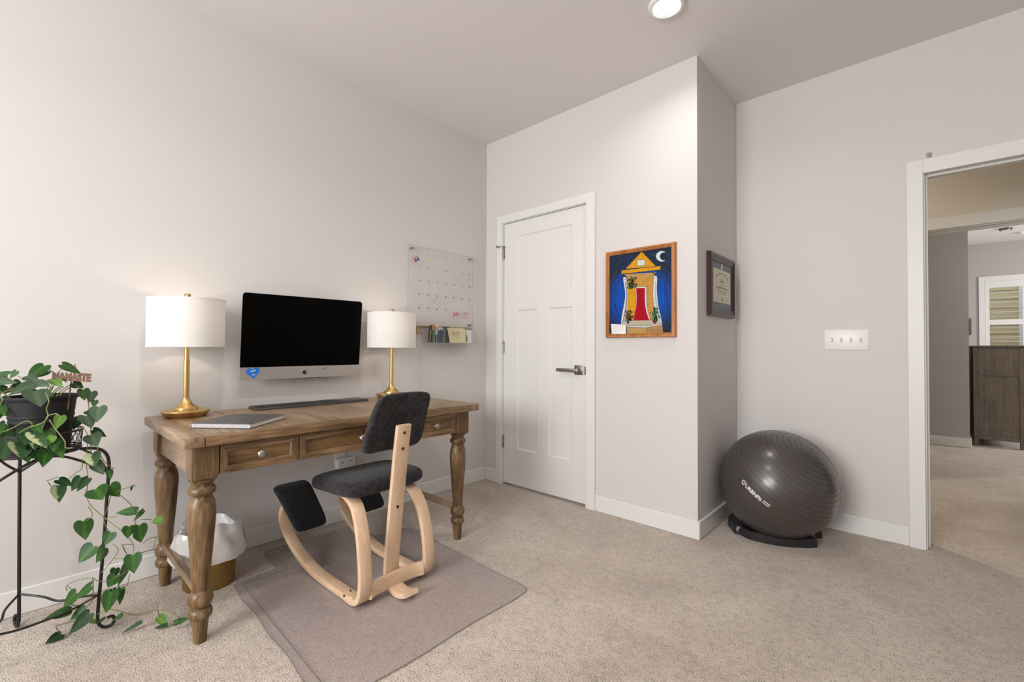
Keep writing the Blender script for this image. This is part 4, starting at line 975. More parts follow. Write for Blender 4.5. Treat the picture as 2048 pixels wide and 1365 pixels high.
# small bar lettering block after the name
for r_, (y0, y1) in enumerate(((.003, .0085), (-.0085, -.003))):
    x = .063
    for w in (.005, .004, .006, .003, .006, .005, .004): b.poly([onball(x, y0), onball(x+w, y0), onball(x+w, y1), onball(x, y1)], [(0, 1, 2, 3)]); x += w+.0012
link('printed_logo', b, PRINTW, bl, label='white URBNFIT lettering with a shield emblem', smooth=0)
# base ring with feet
bs = thing('ball_base', 'low black plastic base ring under the exercise ball', 'ball base', (BC.x, BC.y, 0))
RT = [(0, .178), (20, .178), (22, .215), (120, .225), (122, .19), (165, .19), (168, .262), (194, .264), (209, .252), (226, .254), (229, .236), (241, .235), (258, .216), (273, .201), (296, .194), (313, .192), (336, .210), (341, .212), (343, .178), (360, .178)]
RC = Vector((2.020, .410, 0))
def rout(a):
    for (a0, r0), (a1, r1) in zip(RT, RT[1:]):
        if a0 <= a <= a1: return r0+(r1-r0)*(a-a0)/(a1-a0)
    return .178
ns = 240; vs, fs = [], []
for i in range(ns):
    a = 360*i/ns; ro = rout(a); h = .047
    ca, sa = math.cos(R(a)), math.sin(R(a))
    for r_, z in ((.135, .0), (ro+.002, 0.0), (ro, h-.005), (ro-.005, h), (ro-.016, h), (.150, h-.010), (.135, .015)):
        x, y = RC.x+r_*ca, RC.y+r_*sa; q = BR**2-(x-BC.x)**2-(y-BC.y)**2
        if q > 0: z = max(0, min(z, BC.z-math.sqrt(q)-.002))
        vs.append(Vector((x, y, z)))
for i in range(ns):
    j = (i+1) % ns
    for k in range(7): fs.append((i*7+k, i*7+(k+1) % 7, j*7+(k+1) % 7, j*7+k))
link('ring', B().poly(vs, fs), BLACKP, bs, smooth=30)

# ------------------------------------------------------------------ framed house painting
PY = 0.0
pg = thing('framed_painting', 'framed painting of a yellow house with red door under a crescent moon', 'painting', (1.363, -.01, 1.137))
fx0, fx1, fz0, fz1 = 1.132, 1.594, 1.137, 1.690; fw_ = .026
def fmember(a, b_, c_, d_, mat):
    # mitred moulding: outer a-b, inner d-c in (x,z)
    bb_ = B(); V3 = lambda p, y: Vector((p[0], y, p[1]))
    mid_ = lambda p, q, t_: (p[0]+(q[0]-p[0])*t_, p[1]+(q[1]-p[1])*t_)
    prof_ = [(0, -.001), (0, -.020), (.15, -.026), (.45, -.026), (.60, -.021), (.80, -.023), (1, -.018), (1, -.001)]
    A_ = [V3(mid_(a, d_, t_), y) for t_, y in prof_]; C_ = [V3(mid_(b_, c_, t_), y) for t_, y in prof_]; m = len(prof_)
    bb_.poly(A_+C_, [(i, (i+1) % m, m+(i+1) % m, m+i) for i in range(m)]+[tuple(range(m)), tuple(range(2*m-1, m-1, -1))])
    return bb_
def frame_members(x0, x1, z0, z1, w, mat, parent):
    o = [(x0, z0), (x1, z0), (x1, z1), (x0, z1)]; i = [(x0+w, z0+w), (x1-w, z0+w), (x1-w, z1-w), (x0+w, z1-w)]
    for k in range(4): link('frame_side', fmember(o[k], o[(k+1) % 4], i[(k+1) % 4], i[k], mat), mat, parent, smooth=20)
frame_members(fx0, fx1, fz0, fz1, fw_, PINE, pg)
cv = link('canvas', B().box(fx0+.02, fx1-.02, -.014, -.002, fz0+.02, fz1-.02), SKYP, pg, smooth=0)
_pc = {}
def pc_(name, col, rough=.5, var=.12):
    if name not in _pc: _pc[name] = plain('paint_'+name, col, .65, var=var, vscale=60, spec=.12)
    return _pc[name]
YEL, OCH, TAN = pc_('yellow', (.60, .285, .008)), pc_('ochre', (.50, .26, .055)), pc_('tan', (.42, .26, .095))
REDD, WHT, GRN, DGR, TEAL, STN = pc_('red', (.36, .003, .012)), pc_('white', (.58, .60, .62)), pc_('green', (.02, .10, .05)), pc_('dark_green', (.018, .032, .012)), pc_('teal', (.01, .11, .17)), pc_('stone', (.42, .38, .30))
MOONM, MAR = pc_('moon', (.55, .62, .62)), pc_('maroon', (.18, .02, .03))
lay = [0]
def blobp(name, pts, mat, parent=cv, outline=False):
    lay[0] += 1; y = -.0142-.00006*lay[0]
    if outline:
        cx = sum(p[0] for p in pts)/len(pts); cz_ = sum(p[1] for p in pts)/len(pts)
        b = B(); m = len(pts)
        for i in range(m):
            p, q = Vector(pts[i]), Vector(pts[(i+1) % m]); t_ = (q-p)
            if t_.length < 1e-6: continue
            n_ = Vector((-t_.y, t_.x)).normalized()*.0011
            b.poly([Vector((v.x, y-.00003, v.y)) for v in (p-n_, q-n_, q+n_, p+n_)], [(0, 1, 2, 3)])
        link(name+'_outline', b, PRINTK, parent, smooth=0)
    return link(name, B().poly([Vector((p[0], y, p[1])) for p in pts], [tuple(range(len(pts)))]), mat, parent, smooth=0)
P_ = PAINT
def soften(pts, lim=38, n=4):
    m = len(pts); P2 = [Vector(p) for p in pts]; out = []
    def turn(i):
        u, v = P2[i]-P2[i-1], P2[(i+1) % m]-P2[i]; return math.degrees(u.angle(v, 0)) if u.length*v.length > 1e-9 else 0
    sharp = [turn(i) > lim for i in range(m)]
    for i in range(m):
        p, q = P2[i], P2[(i+1) % m]; e = q-p
        t0 = e if sharp[i] else (q-P2[i-1])/2; t1 = e if sharp[(i+1) % m] else (P2[(i+2) % m]-p)/2
        for k in range(n):
            u = k/n; out.append(p*(2*u**3-3*u*u+1)+t0*(u**3-2*u*u+u)+q*(-2*u**3+3*u*u)+t1*(u**3-u*u))
    return [(v.x, v.y) for v in out]
def strokes(name, mat, segs, parent=cv, w=.0014):
    """hand-drawn brush strokes: list of polylines in (x,z)"""
    lay[0] += 1; y = -.0142-.00012*lay[0]; b = B()
    for pl in segs:
        for (x0, z0), (x1, z1) in zip(pl, pl[1:]):
            d_ = Vector((x1-x0, z1-z0))
            if d_.length < 1e-6: continue
            n_ = Vector((-d_.y, d_.x)).normalized()*w/2
            b.poly([Vector((px+s*n_.x, y, pz+s*n_.y)) for px, pz, s in ((x0, z0, -1), (x1, z1, -1), (x1, z1, 1), (x0, z0, 1))], [(0, 1, 2, 3)])
    return link(name, b, mat, parent, kind='stuff', smooth=0)
BLU1, BLU2, SLATE = pc_('bright_blue', (.005, .10, .48)), pc_('deep_blue', (.006, .035, .17)), pc_('slate', (.035, .05, .075))
rs = random.Random(3); hx, hz_ = 1.363, 1.405
def arcs(n, rmin, rmax, a0, a1):
    out = []
    for _ in range(n):
        r = rs.uniform(rmin, rmax); a = rs.uniform(a0, a1); da = rs.uniform(.08, .25); pl = []
        for k in range(5):
            q = a+da*k/4; x, z = hx+r*.86*math.cos(q), hz_+r*1.05*math.sin(q)
            if fx0+.03 < x < fx1-.03 and fz0+.03 < z < fz1-.03: pl.append((x, z))
        if len(pl) > 1: out.append(pl)
    return out
strokes('sky_strokes', BLU2, arcs(90, .17, .30, 0, 6.28), w=.004); strokes('sky_strokes', BLU1, arcs(70, .11, .20, 0, 6.28), w=.004); strokes('sky_strokes', SLATE, arcs(40, .22, .33, 0, 6.28), w=.003)
GREYC, BROWN, DRED, LGRN = pc_('column_grey', (.20, .23, .27)), pc_('brown', (.16, .075, .02)), pc_('dark_red', (.17, .002, .006)), pc_('leaf_green', (.05, .17, .09))
blobp('painted_cornice', P_['cornice'], TAN, outline=True); blobp('painted_facade', soften(P_['facade']), OCH)
blobp('painted_wall', soften(P_['yellow_wall']), YEL)
fc = P_['facade']; xa, xb = min(p[0] for p in fc), max(p[0] for p in fc); za, zb_ = min(p[1] for p in fc), max(p[1] for p in fc)
seg = []
for k in range(26):
    z = za+(zb_-za)*(.16+.82*k/26); x = xa+(xb-xa)*rs.uniform(.56, .66) if z < 1.52 else xa+(xb-xa)*rs.uniform(.38, .6)
    seg.append([(x, z), (x+.02, z+.0012), (min(x+rs.uniform(.03, .06), xb-.035), z)])
strokes('facade_strokes', BROWN, seg, w=.0012)
blobp('painted_roof', P_['roof'], YEL, outline=True); blobp('painted_eave', P_['eave'], YEL, outline=True)
blobp('painted_attic_window', P_['roof_window'], WHT, outline=True)
for key, sd in (('column_l', 1), ('column_r', -1)):
    cpts = soften(P_[key]); blobp('painted_column', cpts, WHT, outline=True)
    cx_ = sum(p[0] for p in cpts)/len(cpts); top_ = max(p[1] for p in cpts)
    bot_ = min(p[1] for p in cpts); le, ri = [], []
    for k in range(14):
        z = bot_+.012+(top_-.030-bot_-.012)*k/13; xs_ = []
        for (xa_, z_a), (xb_, z_b) in zip(cpts, cpts[1:]+cpts[:1]):
            if (z_a-z)*(z_b-z) <= 0 and z_a != z_b: xs_.append(xa_+(xb_-xa_)*(z-z_a)/(z_b-z_a))
        if len(xs_) > 1: lo_, hi_ = min(xs_), max(xs_); le.append((lo_+(hi_-lo_)*.42, z)); ri.append((lo_+(hi_-lo_)*.78, z))
    blobp('column_shade', le+ri[::-1], GREYC if sd > 0 else pc_('pale_blue', (.36, .42, .48)))
    tx = [p for p in P_[key] if p[1] > top_-.012]; mx_ = sum(p[0] for p in tx)/len(tx)
    blobp('column_cap', [(mx_+.013*math.cos(q*.4), top_-.006+.009*math.sin(q*.4)) for q in range(16)], WHT, outline=True)
blobp('painted_door_surround', soften(P_['door_surround']), WHT, outline=True); blobp('painted_door', soften(P_['door']), REDD)
dd = P_['door']; dxa, dxb = min(p[0] for p in dd), max(p[0] for p in dd); dza, dzb = min(p[1] for p in dd), max(p[1] for p in dd); mxd = (dd[0][0]+dd[1][0])/2+.004
strokes('door_strokes', DRED, [[(mxd-.020+rs.uniform(-.004, .01), dza+(dzb-dza)*k/13), (mxd, dza+(dzb-dza)*k/13+.0016), (mxd+.02, dza+(dzb-dza)*k/13)] for k in range(1, 13)], w=.0012)
blobp('painted_porch', P_['porch'], STN); blobp('painted_steps', P_['steps'], TAN)
blobp('step_edge', [(p[0], p[1]+dz_) for p, dz_ in ((P_['steps'][0], -.004), (P_['steps'][1], -.004), (P_['steps'][2], -.002), (P_['steps'][2], .006), (P_['steps'][1], .006), (P_['steps'][0], .004))], WHT, outline=True)
def shrub(key, m1, m2, n):
    ps = P_[key]; x0_, x1_ = min(p[0] for p in ps), max(p[0] for p in ps); z0_, z1_ = min(p[1] for p in ps), max(p[1] for p in ps)
    for mm, kk in ((m1, n), (m2, n//2)):
        lay[0] += 1; y = -.0142-.00012*lay[0]; b = B()
        for _ in range(kk):
            u, v = rs.gauss(.5, .24), rs.random(); x, z = x0_+(x1_-x0_)*min(1.05, max(-.05, u)), z0_+(z1_-z0_)*v; a = rs.uniform(0, 6.28); l_ = rs.uniform(.006, .011)
            ca, sa = math.cos(a)*l_, math.sin(a)*l_
            b.poly([Vector((x+q, y, z+r_)) for q, r_ in ((-ca, -sa), (sa*.35, -ca*.35), (ca, sa), (-sa*.35, ca*.35))], [(0, 1, 2, 3)])
        link('painted_foliage', b, mm, cv, kind='stuff', smooth=0)
shrub('vine_top', DGR, GRN, 60); shrub('plant_l', DGR, BROWN, 46); shrub('plant_r', GRN, LGRN, 46)
blobp('painted_pot', P_['pot_l'], TEAL); blobp('painted_pot', P_['pot_r'], MAR)
blobp('painted_moon', P_['moon'], MOONM)
b = B(); lay[0] += 1; y = -.0142-.00012*lay[0]
sx0, sx1 = P_['steps'][3][0]-.105, P_['steps'][3][0]-.003; sz0, sz1 = P_['steps'][3][1]+.002, P_['steps'][2][1]-.012
for r_ in range(4):
    z = sz0+(sz1-sz0)*r_/4; b.poly([Vector((x, y, zz)) for x, zz in ((sx0, z), (sx1, z), (sx1, z+.0012), (sx0, z+.0012))], [(0, 1, 2, 3)])
    for c_ in range(5):
        x = sx0+(c_+.5*(r_ % 2))*(sx1-sx0)/5; b.poly([Vector((xx, y, zz)) for xx, zz in ((x, z), (x+.0012, z), (x+.0012, z+(sz1-sz0)/4), (x, z+(sz1-sz0)/4))], [(0, 1, 2, 3)])
link('painted_brick_lines', b, PRINTK, cv, smooth=0)
lay[0] += 1
nt = P_['note']; nx0, nx1, nz0, nz1 = nt[0][0], nt[1][0], nt[3][1], nt[0][1]
note = link('note_card', B().poly([Vector((p[0], -.0215, p[1])) for p in nt]+[Vector((p[0], -.0209, p[1])) for p in nt], [(0, 1, 2, 3), (7, 6, 5, 4), (0, 4, 5, 1), (1, 5, 6, 2), (2, 6, 7, 3), (3, 7, 4, 0)]), PAPER, pg, label='small white note card with handwriting', smooth=0)
b = B(); b2 = B()
for k in range(6):
    z = nz1-.012-.0085*k; x = nx0+.014
    while x < nx1-.016:
        w = random.uniform(.004, .010)
        (b2 if k < 2 else b).poly([Vector((xx, -.0217, zz)) for xx, zz in ((x, z), (x+w, z+.0005), (x+w, z+.002), (x, z+.0016))], [(0, 1, 2, 3)]); x += w+.003
        if k > 3 and x > nx0+.05: break
link('handwriting', b, plain('pencil', (.35, .36, .40), .8), note, smooth=0); link('red_handwriting', b2, PRINTP, note, smooth=0)

# ------------------------------------------------------------------ framed diploma on the side of the closet
dp = thing('framed_diploma', 'framed diploma in dark cherry moulding on the shaded closet side wall', 'diploma', (X1+.01, .368, 1.266))
ROT = frame3((X1, 0, 0), (0, 1, 0), (-1, 0, 0))          # maps local x->world y, local -y -> world +x
def dplink(name, b, mat, parent, **kw): return link(name, b.xf(ROT), mat, parent, **kw)
dy0, dy1, dz0, dz1 = .142, .594, 1.266, 1.645
o = [(dy0, dz0), (dy1, dz0), (dy1, dz1), (dy0, dz1)]; w = .046; i = [(dy0+w, dz0+w), (dy1-w, dz0+w), (dy1-w, dz1-w), (dy0+w, dz1-w)]
for k in range(4): dplink('frame_side', fmember(o[k], o[(k+1) % 4], i[(k+1) % 4], i[k], CHERRY), CHERRY, dp, smooth=20)
MATB = plain('blue_grey_mount', (.16, .19, .23), .8); PARCH = plain('parchment', (.72, .67, .54), .8)
dplink('mount', B().box(dy0+.04, dy1-.04, -.012, -.002, dz0+.04, dz1-.04), MATB, dp, smooth=0)
sy0, sy1, sz0_, sz1_ = dy0+.075, dy1-.068, dz0+.088, dz1-.088
sh = dplink('certificate', B().box(sy0, sy1, -.0135, -.012, sz0_, sz1_), PARCH, dp, smooth=0)
b = B(); cm_ = (sy0+sy1)/2; cz_ = sz1_
def ln(y0, y1, z, h=.0022): b.poly([Vector((yy, -.0138, zz)) for yy, zz in ((y0, z), (y1, z), (y1, z+h), (y0, z+h))], [(0, 1, 2, 3)])
for k in range(17):
    a = R(155-130*k/16); ln(cm_+.118*math.cos(a)-.005, cm_+.118*math.cos(a)+.004, cz_-.085+.062*math.sin(a), .007)
for dz_, hw, h in ((.062, .030, .003), (.075, .038, .007), (.088, .030, .003), (.100, .052, .003), (.114, .110, .006), (.126, .09, .0025), (.134, .09, .0025), (.142, .08, .0025), (.150, .07, .0025)):
    y_ = cm_-hw
    while y_ < cm_+hw: g_ = random.uniform(.006, .018); ln(y_, min(y_+g_, cm_+hw), cz_-dz_, h); y_ += g_+.004
for s in (-1, 1):
    for z in (.178, .190): ln(cm_+s*.085-.03, cm_+s*.085+.03, cz_-z, .0015)
dplink('lettering', b, PRINTK, sh, smooth=0)
dplink('seal', B().lathe([(0, .0016), (.012, .0016), (.0155, 0)], seg=24, M=frame3((cm_, -.0136, cz_-.184), (1, 0, 0), (0, 0, 1))), SEAL, sh)
dplink('mount_emblem', B().box(cm_-.014, cm_+.014, -.0128, -.012, dz1-.085, dz1-.050), PARCH, dp, smooth=0)
dplink('glass', B().box(dy0+.042, dy1-.042, -.0170, -.0160, dz0+.042, dz1-.042), PANE, dp, smooth=0)

# ------------------------------------------------------------------ acrylic calendar board
by0, by1, bz0_, bz1_ = -.777, -.172, 1.212, 1.783; bx = .028
cb = thing('acrylic_calendar', 'clear acrylic month calendar board mounted on the wall beside the closet corner', 'calendar', (.02, -.474, 1.21))
link('sheet', B().box(bx-.004, bx, by0, by1, bz0_, bz1_), ACRYL, cb, smooth=0)
link('edge', B().box(bx-.0042, bx+.0002, by0-.0006, by0+.0012, bz0_, bz1_).box(bx-.0042, bx+.0002, by1-.0012, by1+.0006, bz0_, bz1_).box(bx-.0042, bx+.0002, by0, by1, bz1_-.0012, bz1_+.0006).box(bx-.0042, bx+.0002, by0, by1, bz0_-.0006, bz0_+.0012), ACRYLE, cb, smooth=0)
for y, z in ((-.741, 1.764), (-.196, 1.764), (-.741, 1.246), (-.196, 1.246)):
    link('standoff', B().lathe([(0, 0), (.007, 0), (.007, bx-.004), (.0085, bx-.0038), (.0085, bx+.006), (.0075, bx+.008), (0, bx+.008)], M=frame3((0, y, z), (0, 1, 0), (0, 0, 1)), seg=18), NICKEL, cb)
def onboard(y, z, x=bx+.0006): return frame3((x, y, z), (0, 1, 0), (0, 0, 1))
cols = [-.683+.079*k for k in range(7)]; rows = [1.737, 1.640, 1.543, 1.446, 1.350]
b = B()
for dnum in range(1, 32):
    k = dnum; text_bm(b, str(dnum), .0135, onboard(cols[k % 7], rows[k // 7]), bold=.0007)
link('day_numbers', b, PRINTK, cb, label='black day numbers 1 to 31', smooth=0)
b = B()
for k in range(6): b.box(bx, bx+.0004, by0+.045, by1-.018, 1.757-.0965*k-.00008, 1.757-.0965*k+.00008)
for k in range(8): b.box(bx, bx+.0004, -.715+.079*k-.00008, -.715+.079*k+.00008, 1.757-.0965*5, 1.757)
link('grid_lines', b, plain('pale_grid_print', (.62, .60, .585), .7), cb, smooth=0)
b = B(); text_bm(b, 'July', .042, onboard(-.343, 1.326), bold=.0012, sx=.95); text_bm(b, '2024', .022, onboard(-.247, 1.334), bold=.0004)
for k in range(2): b.tube([(bx+.0012, -.28+.011*j, 1.312-.010*k+.003*math.sin(j*2.2+k)) for j in range(7)], .0007, 5)
link('month_lettering', b, PRINTR, cb, label='red handwritten July', smooth=0)
b = B()
for y, z, n_ in ((-.316, 1.588, 2), (-.228, 1.608, 2), (-.556, 1.418, 3)):
    for k in range(n_): b.tube([(bx+.001, y-.018+.006*j, z-.014*k+.003*math.sin(j*2.5+k)+.0016*j) for j in range(7)], .0010, 5)
link('faint_notes', b, PRINTP, cb, smooth=0)
fl_ = thing('flag_sticker', 'small wavy red and blue sticker in the top corner of the calendar', 'sticker', (bx, -.71, 1.665))
def wave(u, v): return Vector((bx+.0012+.0006*math.sin(u*7), -.738+.034*u+.022*(1-v), 1.690+.028*u-.026*(1-v)+.004*math.sin(u*6)))
link('red_stripes', B().grid(lambda u, v: wave(u, .62+.13*v), 8, 1).grid(lambda u, v: wave(u, .82+.18*v), 8, 1), REDP, fl_)
link('blue_field', B().grid(lambda u, v: wave(.05+.28*u, .02+.5*v), 6, 1).grid(lambda u, v: wave(.40+.22*u, .0+.5*v), 6, 1).grid(lambda u, v: wave(.70+.28*u, .05+.5*v), 6, 1), NAVY, fl_)
# brass rail with hooks under the board
rl = thing('brass_hook_rail', 'thin brass rail with small hooks under the acrylic calendar', 'hook rail', (.01, -.44, 1.16))
link('rail', B().box(.002, .012, -.722, -.165, 1.213, 1.227, .003), BRASSD, rl)
for y in (-.700, -.668):
    link('hook', B().tube(smoothpts([(.010, y, 1.219), (.020, y, 1.212), (.024, y, 1.190), (.030, y, 1.166), (.042, y, 1.164), (.046, y, 1.180)], 4), .004, 8), BRASSD, rl)
# acrylic tray and what stands in it
tr_ = thing('acrylic_tray', 'clear acrylic wall tray holding pens and notes below the calendar', 'tray', (.055, -.43, 1.10))
x0, x1, y0, y1, z0, z1 = .018, .092, -.655, -.200, 1.100, 1.208
link('tray_body', B().box(x0, x1, y0, y1, z0, z0+.004).box(x0, x0+.004, y0, y1, z0+.004, z1).box(x1-.004, x1, y0, y1, z0+.004, z1).box(x0+.004, x1-.004, y0, y0+.004, z0+.004, z1).box(x0+.004, x1-.004, y1-.004, y1, z0+.004, z1), ACRYL, tr_, smooth=0)
link('divider', B().box(x0+.004, x1-.004, -.502, -.4985, z0+.004, z1-.004), ACRYLE, tr_, smooth=0)
link('tray_edges', B().box(x1-.0045, x1+.0003, y0, y1, z0-.0004, z0+.0042).box(x1-.0045, x1+.0004, y0-.0003, y0+.004, z0, z1).box(x1-.0045, x1+.0004, y1-.004, y1+.0003, z0, z1).box(x1-.004, x1+.0003, y0, y1, z1-.001, z1+.0003), ACRYLE, tr_, smooth=0)
zb = z0+.0045
def pen(kind, label, bot, top, r, mat, capmat, capfrac=.3):
    p = thing(kind, label, kind.replace('_', ' '), bot, 'pens in the acrylic tray')
    a, c_ = Vector(bot), Vector(top); d_ = c_-a
    link('barrel', B().tube([a+d_*0, a+d_*.04, a+d_*(1-capfrac)], [r*.5, r, r], 10), mat, p)
    link('cap', B().tube([a+d_*(1-capfrac), a+d_*.97, c_], [r*1.12, r*1.12, r*.7], 10), capmat, p)
    link('clip', B().tube([a+d_*(1-capfrac*.8)+Vector((r*1.4, 0, 0)), a+d_*.96+Vector((r*1.4, 0, 0))], .0012, 6), capmat, p)
PB, PO, PG, PBL, PW, PTL = plain('pen_black', (.015, .015, .016), .35), plain('pen_orange', (.55, .26, .03), .4), plain('pen_green', (.03, .16, .06), .4), plain('pen_blue', (.03, .06, .20), .35), plain('pen_white', (.72, .73, .76), .35), plain('pen_teal', (.02, .10, .13), .4)
PYL = plain('pen_yellow', (.55, .48, .06), .4)
pen('marker', 'black marker at the left end of the acrylic tray', (.070, -.632, zb), (.060, -.612, 1.222), .0065, PB, PB)
pen('highlighter', 'yellow highlighter with black cap at the left end of the tray', (.060, -.618, zb), (.045, -.590, 1.230), .0065, PYL, PB)
pen('marker', 'green marker with orange cap standing tallest in the tray', (.074, -.600, zb), (.060, -.584, 1.240), .007, PG, PO, .34)
pen('marker', 'black marker behind the green one in the tray', (.040, -.590, zb), (.036, -.562, 1.238), .0065, PB, PO, .25)
pen('pen', 'lavender-white pen leaning right in the tray', (.070, -.574, zb), (.055, -.543, 1.232), .005, PBL, PW, .55)
pen('pen', 'blue pen with pale cap in the middle of the tray', (.075, -.556, zb), (.064, -.528, 1.216), .006, PTL, PW, .2)
pen('pen', 'teal pen with white cap beside the tray divider', (.078, -.534, zb), (.066, -.510, 1.216), .006, PTL, PW, .18)
er = thing('board_eraser', 'dark grey board eraser standing in the tray next to the pens', 'eraser', (.05, -.455, zb))
link('block', B().box(.026, .056, -.490, -.425, zb, 1.222, .004), plain('eraser_grey', (.05, .05, .055), .8), er); link('felt', B().box(.0555, .060, -.488, -.427, zb, 1.218, .001), plain('felt_grey', (.075, .075, .08), .95), er)
def card(name, label, cat, y0, y1, x, z1_, mat, lean=.018, grp=None):
    b = B(); th_ = .004
    vs = [Vector(v) for v in ((x, y0, zb), (x, y1, zb), (x-lean, y1+.008, z1_), (x-lean, y0-.012, z1_))]
    b.poly(vs+[v-Vector((th_, 0, 0)) for v in vs], [(0, 1, 2, 3), (7, 6, 5, 4), (0, 4, 5, 1), (1, 5, 6, 2), (2, 6, 7, 3), (3, 7, 4, 0)])
    return link(name, b, mat, None, label, cat, grp, smooth=0)
STY, STL = plain('sticky_yellow', (.70, .66, .40), .8), plain('sticky_lime', (.58, .60, .12), .8)
sn = thing('note_pad', 'pale yellow note pad with orange scribbles standing in the tray', 'note pad', (.078, -.37, zb))
sc = card('pad_sheet', None, None, -.448, -.298, .085, 1.214, STY); sc.location -= ORI[sn.name]; sc.parent = sn
b = B()
for y, z in ((-.415, 1.180), (-.372, 1.182)):
    for k in range(3): b.tube([(.0815, y-.014+.006*j, z-.008*k+.006*math.sin(j*2+k)) for j in range(6)], .0011, 5)
link('scribble', b, plain('orange_ink', (.60, .30, .05), .7), sn); link('small_mark', B().tube([(.0838, -.376, 1.150), (.0842, -.372, 1.138)], .0016, 6), plain('green_ink', (.12, .2, .08), .7), sn)
card('sticky_note_stack', 'lime yellow sticky notes behind the pale note pad in the tray', 'sticky notes', -.330, -.278, .074, 1.206, STL)
wp = thing('greeting_card', 'white card with a green oval standing at the right end of the tray', 'card', (.06, -.25, zb))
cc = card('card_sheet', None, None, -.300, -.216, .066, 1.204, PAPER); cc.location -= ORI[wp.name]; cc.parent = wp
link('green_oval', B().lathe([(0, .0012), (1, .0012), (1, 0)], seg=20, M=frame3((.0625, -.272, 1.142), (0, 1, 0), (-.16, 0, 1)) @ Matrix.Diagonal((.013, .028, 1, 1))), plain('card_green', (.10, .17, .06), .7), wp)

# ------------------------------------------------------------------ iron plant stand
SC = Vector((.320, -2.543, 0))
ps = thing('plant_stand', 'black wrought-iron plant stand with wire basket top at the left edge', 'plant stand', (SC.x, SC.y, 0))
a2 = math.atan2(.164, .052); LA = [a2, a2+R(120), a2-R(120)]
lp = [(.115, .688), (.145, .688), (.172, .680), (.190, .658), (.197, .620), (.194, .54), (.188, .38), (.179, .2), (.172, .07), (.173, .035), (.183, .014), (.198, .008), (.214, .014), (.221, .030), (.213, .044), (.200, .042)]
for a in LA:
    b = B().tube(smoothpts([(SC.x+r*math.cos(a), SC.y+r*math.sin(a), z) for r, z in lp], 4), .0056, 10); link('leg', b, IRON, ps)
for k in range(3):
    a, c_ = LA[k], LA[(k+1) % 3]
    if c_ < a: c_ += 2*math.pi
    def pt(t_, r, z): q = a+(c_-a)*t_; return (SC.x+r*math.cos(q), SC.y+r*math.sin(q), z)
    link('arch', B().tube(smoothpts([pt(0, .195, .590), pt(.14, .163, .636), pt(.32, .125, .676), pt(.5, .112, .686), pt(.68, .125, .676), pt(.86, .163, .636), pt(1, .195, .590)], 5), .0045, 8), IRON, ps)
    link('stretcher', B().tube(smoothpts([pt(0, .174, .135), pt(.2, .120, .120), pt(.5, .085, .112), pt(.8, .120, .120), pt(1, .174, .135)], 6), .004, 8), IRON, ps)
def ringb(r, z, rad): return B().tube([(SC.x+r*math.cos(2*math.pi*k/48), SC.y+r*math.sin(2*math.pi*k/48), z) for k in range(48)], rad, 7, closed=True)
for r, z, rad in ((.113, .691, .0045), (.104, .691, .003), (.114, .700, .003), (.118, .762, .004)): link('basket_ring', ringb(r, z, rad), IRON, ps)
b = B(); nw_ = 30
for k in range(nw_):
    for s in (-1, 1):
        a0 = 2*math.pi*k/nw_; a1 = a0+s*2*math.pi/nw_*1.5
        b.tube([(SC.x+(.113+.005*t_)*math.cos(a0+(a1-a0)*t_), SC.y+(.113+.005*t_)*math.sin(a0+(a1-a0)*t_), .693+.069*t_) for t_ in (0, .25, .5, .75, 1)], .0011, 5)
link('basket_lattice', b, IRON, ps, kind='stuff')
b = B()
for k in range(-5, 6):
    d_ = k*.02; h = math.sqrt(.110**2-d_*d_); b.tube([(SC.x+d_, SC.y-h, .691), (SC.x+d_, SC.y+h, .691)], .0016, 5); b.tube([(SC.x-h, SC.y+d_, .693), (SC.x+h, SC.y+d_, .693)], .0016, 5)
link('basket_floor', b, IRON, ps, kind='stuff')

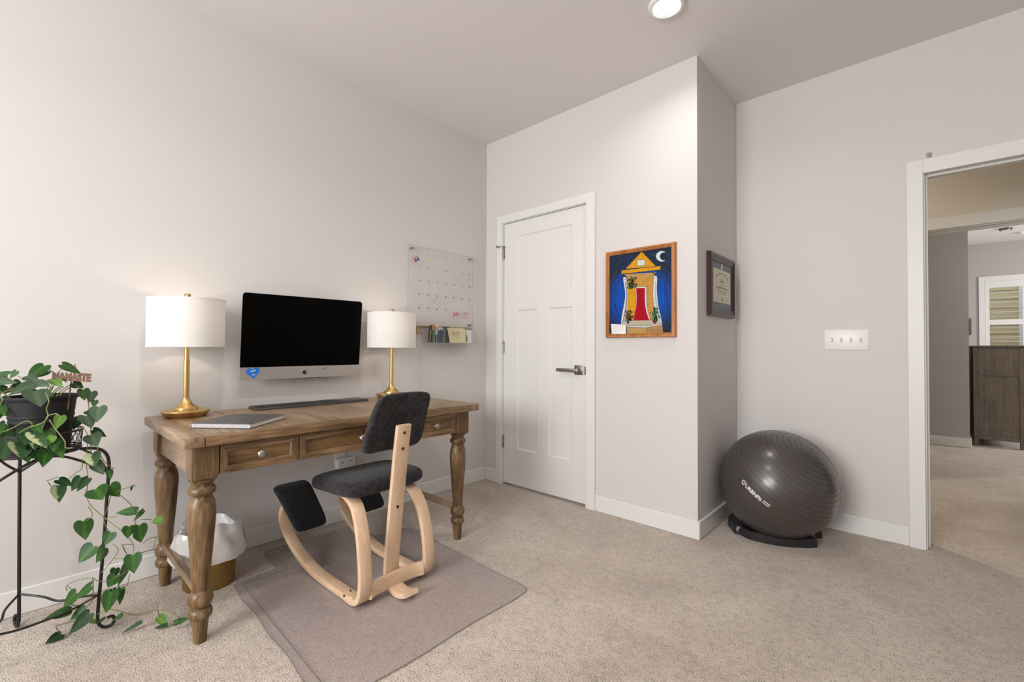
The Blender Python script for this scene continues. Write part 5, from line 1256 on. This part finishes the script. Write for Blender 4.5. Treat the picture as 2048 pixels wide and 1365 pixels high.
# ------------------------------------------------------------------ potted trailing plant
PCt = Vector((.330, -2.534, 0))
pp = thing('potted_philodendron', 'trailing heart-leaf plant in a charcoal pot on the plant stand', 'potted plant', (SC.x, SC.y, .66))
link('pot', B().lathe([(0, .697), (.073, .697), (.075, .701), (.0830, .800), (.0850, .802), (.0850, .806), (.0825, .809), (.0830, .814), (.0860, .817), (.0860, .823), (.0845, .827), (.0905, .878), (.0965, .882), (.0975, .888), (.0965, .893), (.092, .892), (.082, .80), (0, .80)], (PCt.x, PCt.y, 0), 56), POTM, pp, smooth=50)
link('soil', B().lathe([(0, .868), (.05, .872), (.0865, .862)], (PCt.x, PCt.y, 0), 30), SOIL, pp)
def leaf(P, Tp, wid, kind):
    P, Tp = Vector(P), Vector(Tp); a = Tp-P; ln_ = a.length; a.normalize()
    n_ = (CAM-P).normalized()*.8+Vector((random.uniform(-.25, .25), random.uniform(-.25, .25), .45)); n_ = (n_-a*n_.dot(a)).normalized(); s = n_.cross(a)
    out = [(-.035, .05), (-.085, .12), (-.115, .21), (-.11, .30), (-.07, .39), (.0, .455), (.10, .495), (.22, .50), (.34, .47), (.46, .415), (.58, .335), (.70, .245), (.80, .165), (.88, .095), (.94, .042)]
    mid = [0.0]*6+[o_[0] for o_ in out[6:]]+[1.0]
    fold = random.uniform(.05, .22); droop = random.uniform(-.02, .10)
    def pos(t_, w_): return P+a*(ln_*t_)+s*(w_*wid)+n_*(fold*abs(w_)*wid-droop*ln_*t_*t_*.8)
    vs = [pos(t_, 0) for t_ in mid]; uv = [(t_, 0) for t_ in mid]; fs = []
    for sg in (1, -1):
        o0 = len(vs)
        for t_, w_ in out: vs.append(pos(t_, sg*w_)); uv.append((t_, sg*w_*2))
        q = lambda i: o0+i
        M_ = len(mid)-1
        for i in range(len(out)-1):
            f = (0, q(i), q(i+1)) if i < 5 else (0, q(5), q(6), 6) if i == 5 else (i, q(i), q(i+1), i+1)
            fs.append(f if sg > 0 else f[::-1])
        f = (len(out)-1, q(len(out)-1), M_); fs.append(f if sg > 0 else f[::-1])
    for v in vs:
        if v.z < .004: v.z = .004
        if v.x < .006: v.x = .006
    me = bpy.data.meshes.new('leaf'); me.from_pydata([tuple(v) for v in vs], [], fs); me.materials.append(LEAFM[kind])
    ul = me.uv_layers.new(name='UVMap')
    for lp_ in me.loops: ul.data[lp_.index].uv = uv[lp_.vertex_index]
    me.polygons.foreach_set('use_smooth', [True]*len(me.polygons))
    return place('leaf', me, pp)
for L_ in LEAVES: leaf(L_[0:3], L_[3:6], L_[6], L_[7])
for k, v in enumerate(VINES):
    n_ = 4 if len(v) > 2 else 1
    link('vine', B().tube(smoothpts(v, n_), .0014 if k > 8 else .0018, 6), STEMM if k < 12 or k % 3 else STEMB, pp)
for k in range(9):
    a = random.uniform(0, 6.28); r = random.uniform(.01, .06)
    x, y = SC.x+r*math.cos(a), SC.y+r*math.sin(a)
    link('vine', B().tube(smoothpts([(x, y, .865), (x+.02*math.cos(a), y+.02*math.sin(a), .90), (x+.05*math.cos(a), y+.05*math.sin(a), .925)], 4), .0018, 6), STEMM, pp)
# wooden NAMASTE plant pick
pk = thing('plant_pick', 'brown wooden NAMASTE plant pick stuck in the pot', 'plant pick', (.400, -2.465, .87))
e0, e1 = Vector((.3775, -2.516, .962)), Vector((.4300, -2.411, .953)); ux = (e1-e0); wl = ux.length; ux.normalize(); uy = Vector((0, 0, 1)); uy = (uy-ux*uy.dot(ux)).normalized()
PKM = frame3((e0+e1)/2, ux, uy)
b = text_bm(B(), 'NAMASTE', .036, PKM, bold=.0026, depth=.0015, sx=.68)
xs = [v.co for v in b.bm.verts]
link('letters', b, TERRA, pk, smooth=0)
link('bar', B().box(-wl/2, wl/2, -.013, -.010, -.0014, .0014).xf(PKM), TERRA, pk, smooth=0)
link('stick', B().box(-.0016, .0016, -.115, -.010, -.0014, .0014).xf(PKM), TERRA, pk, smooth=0)
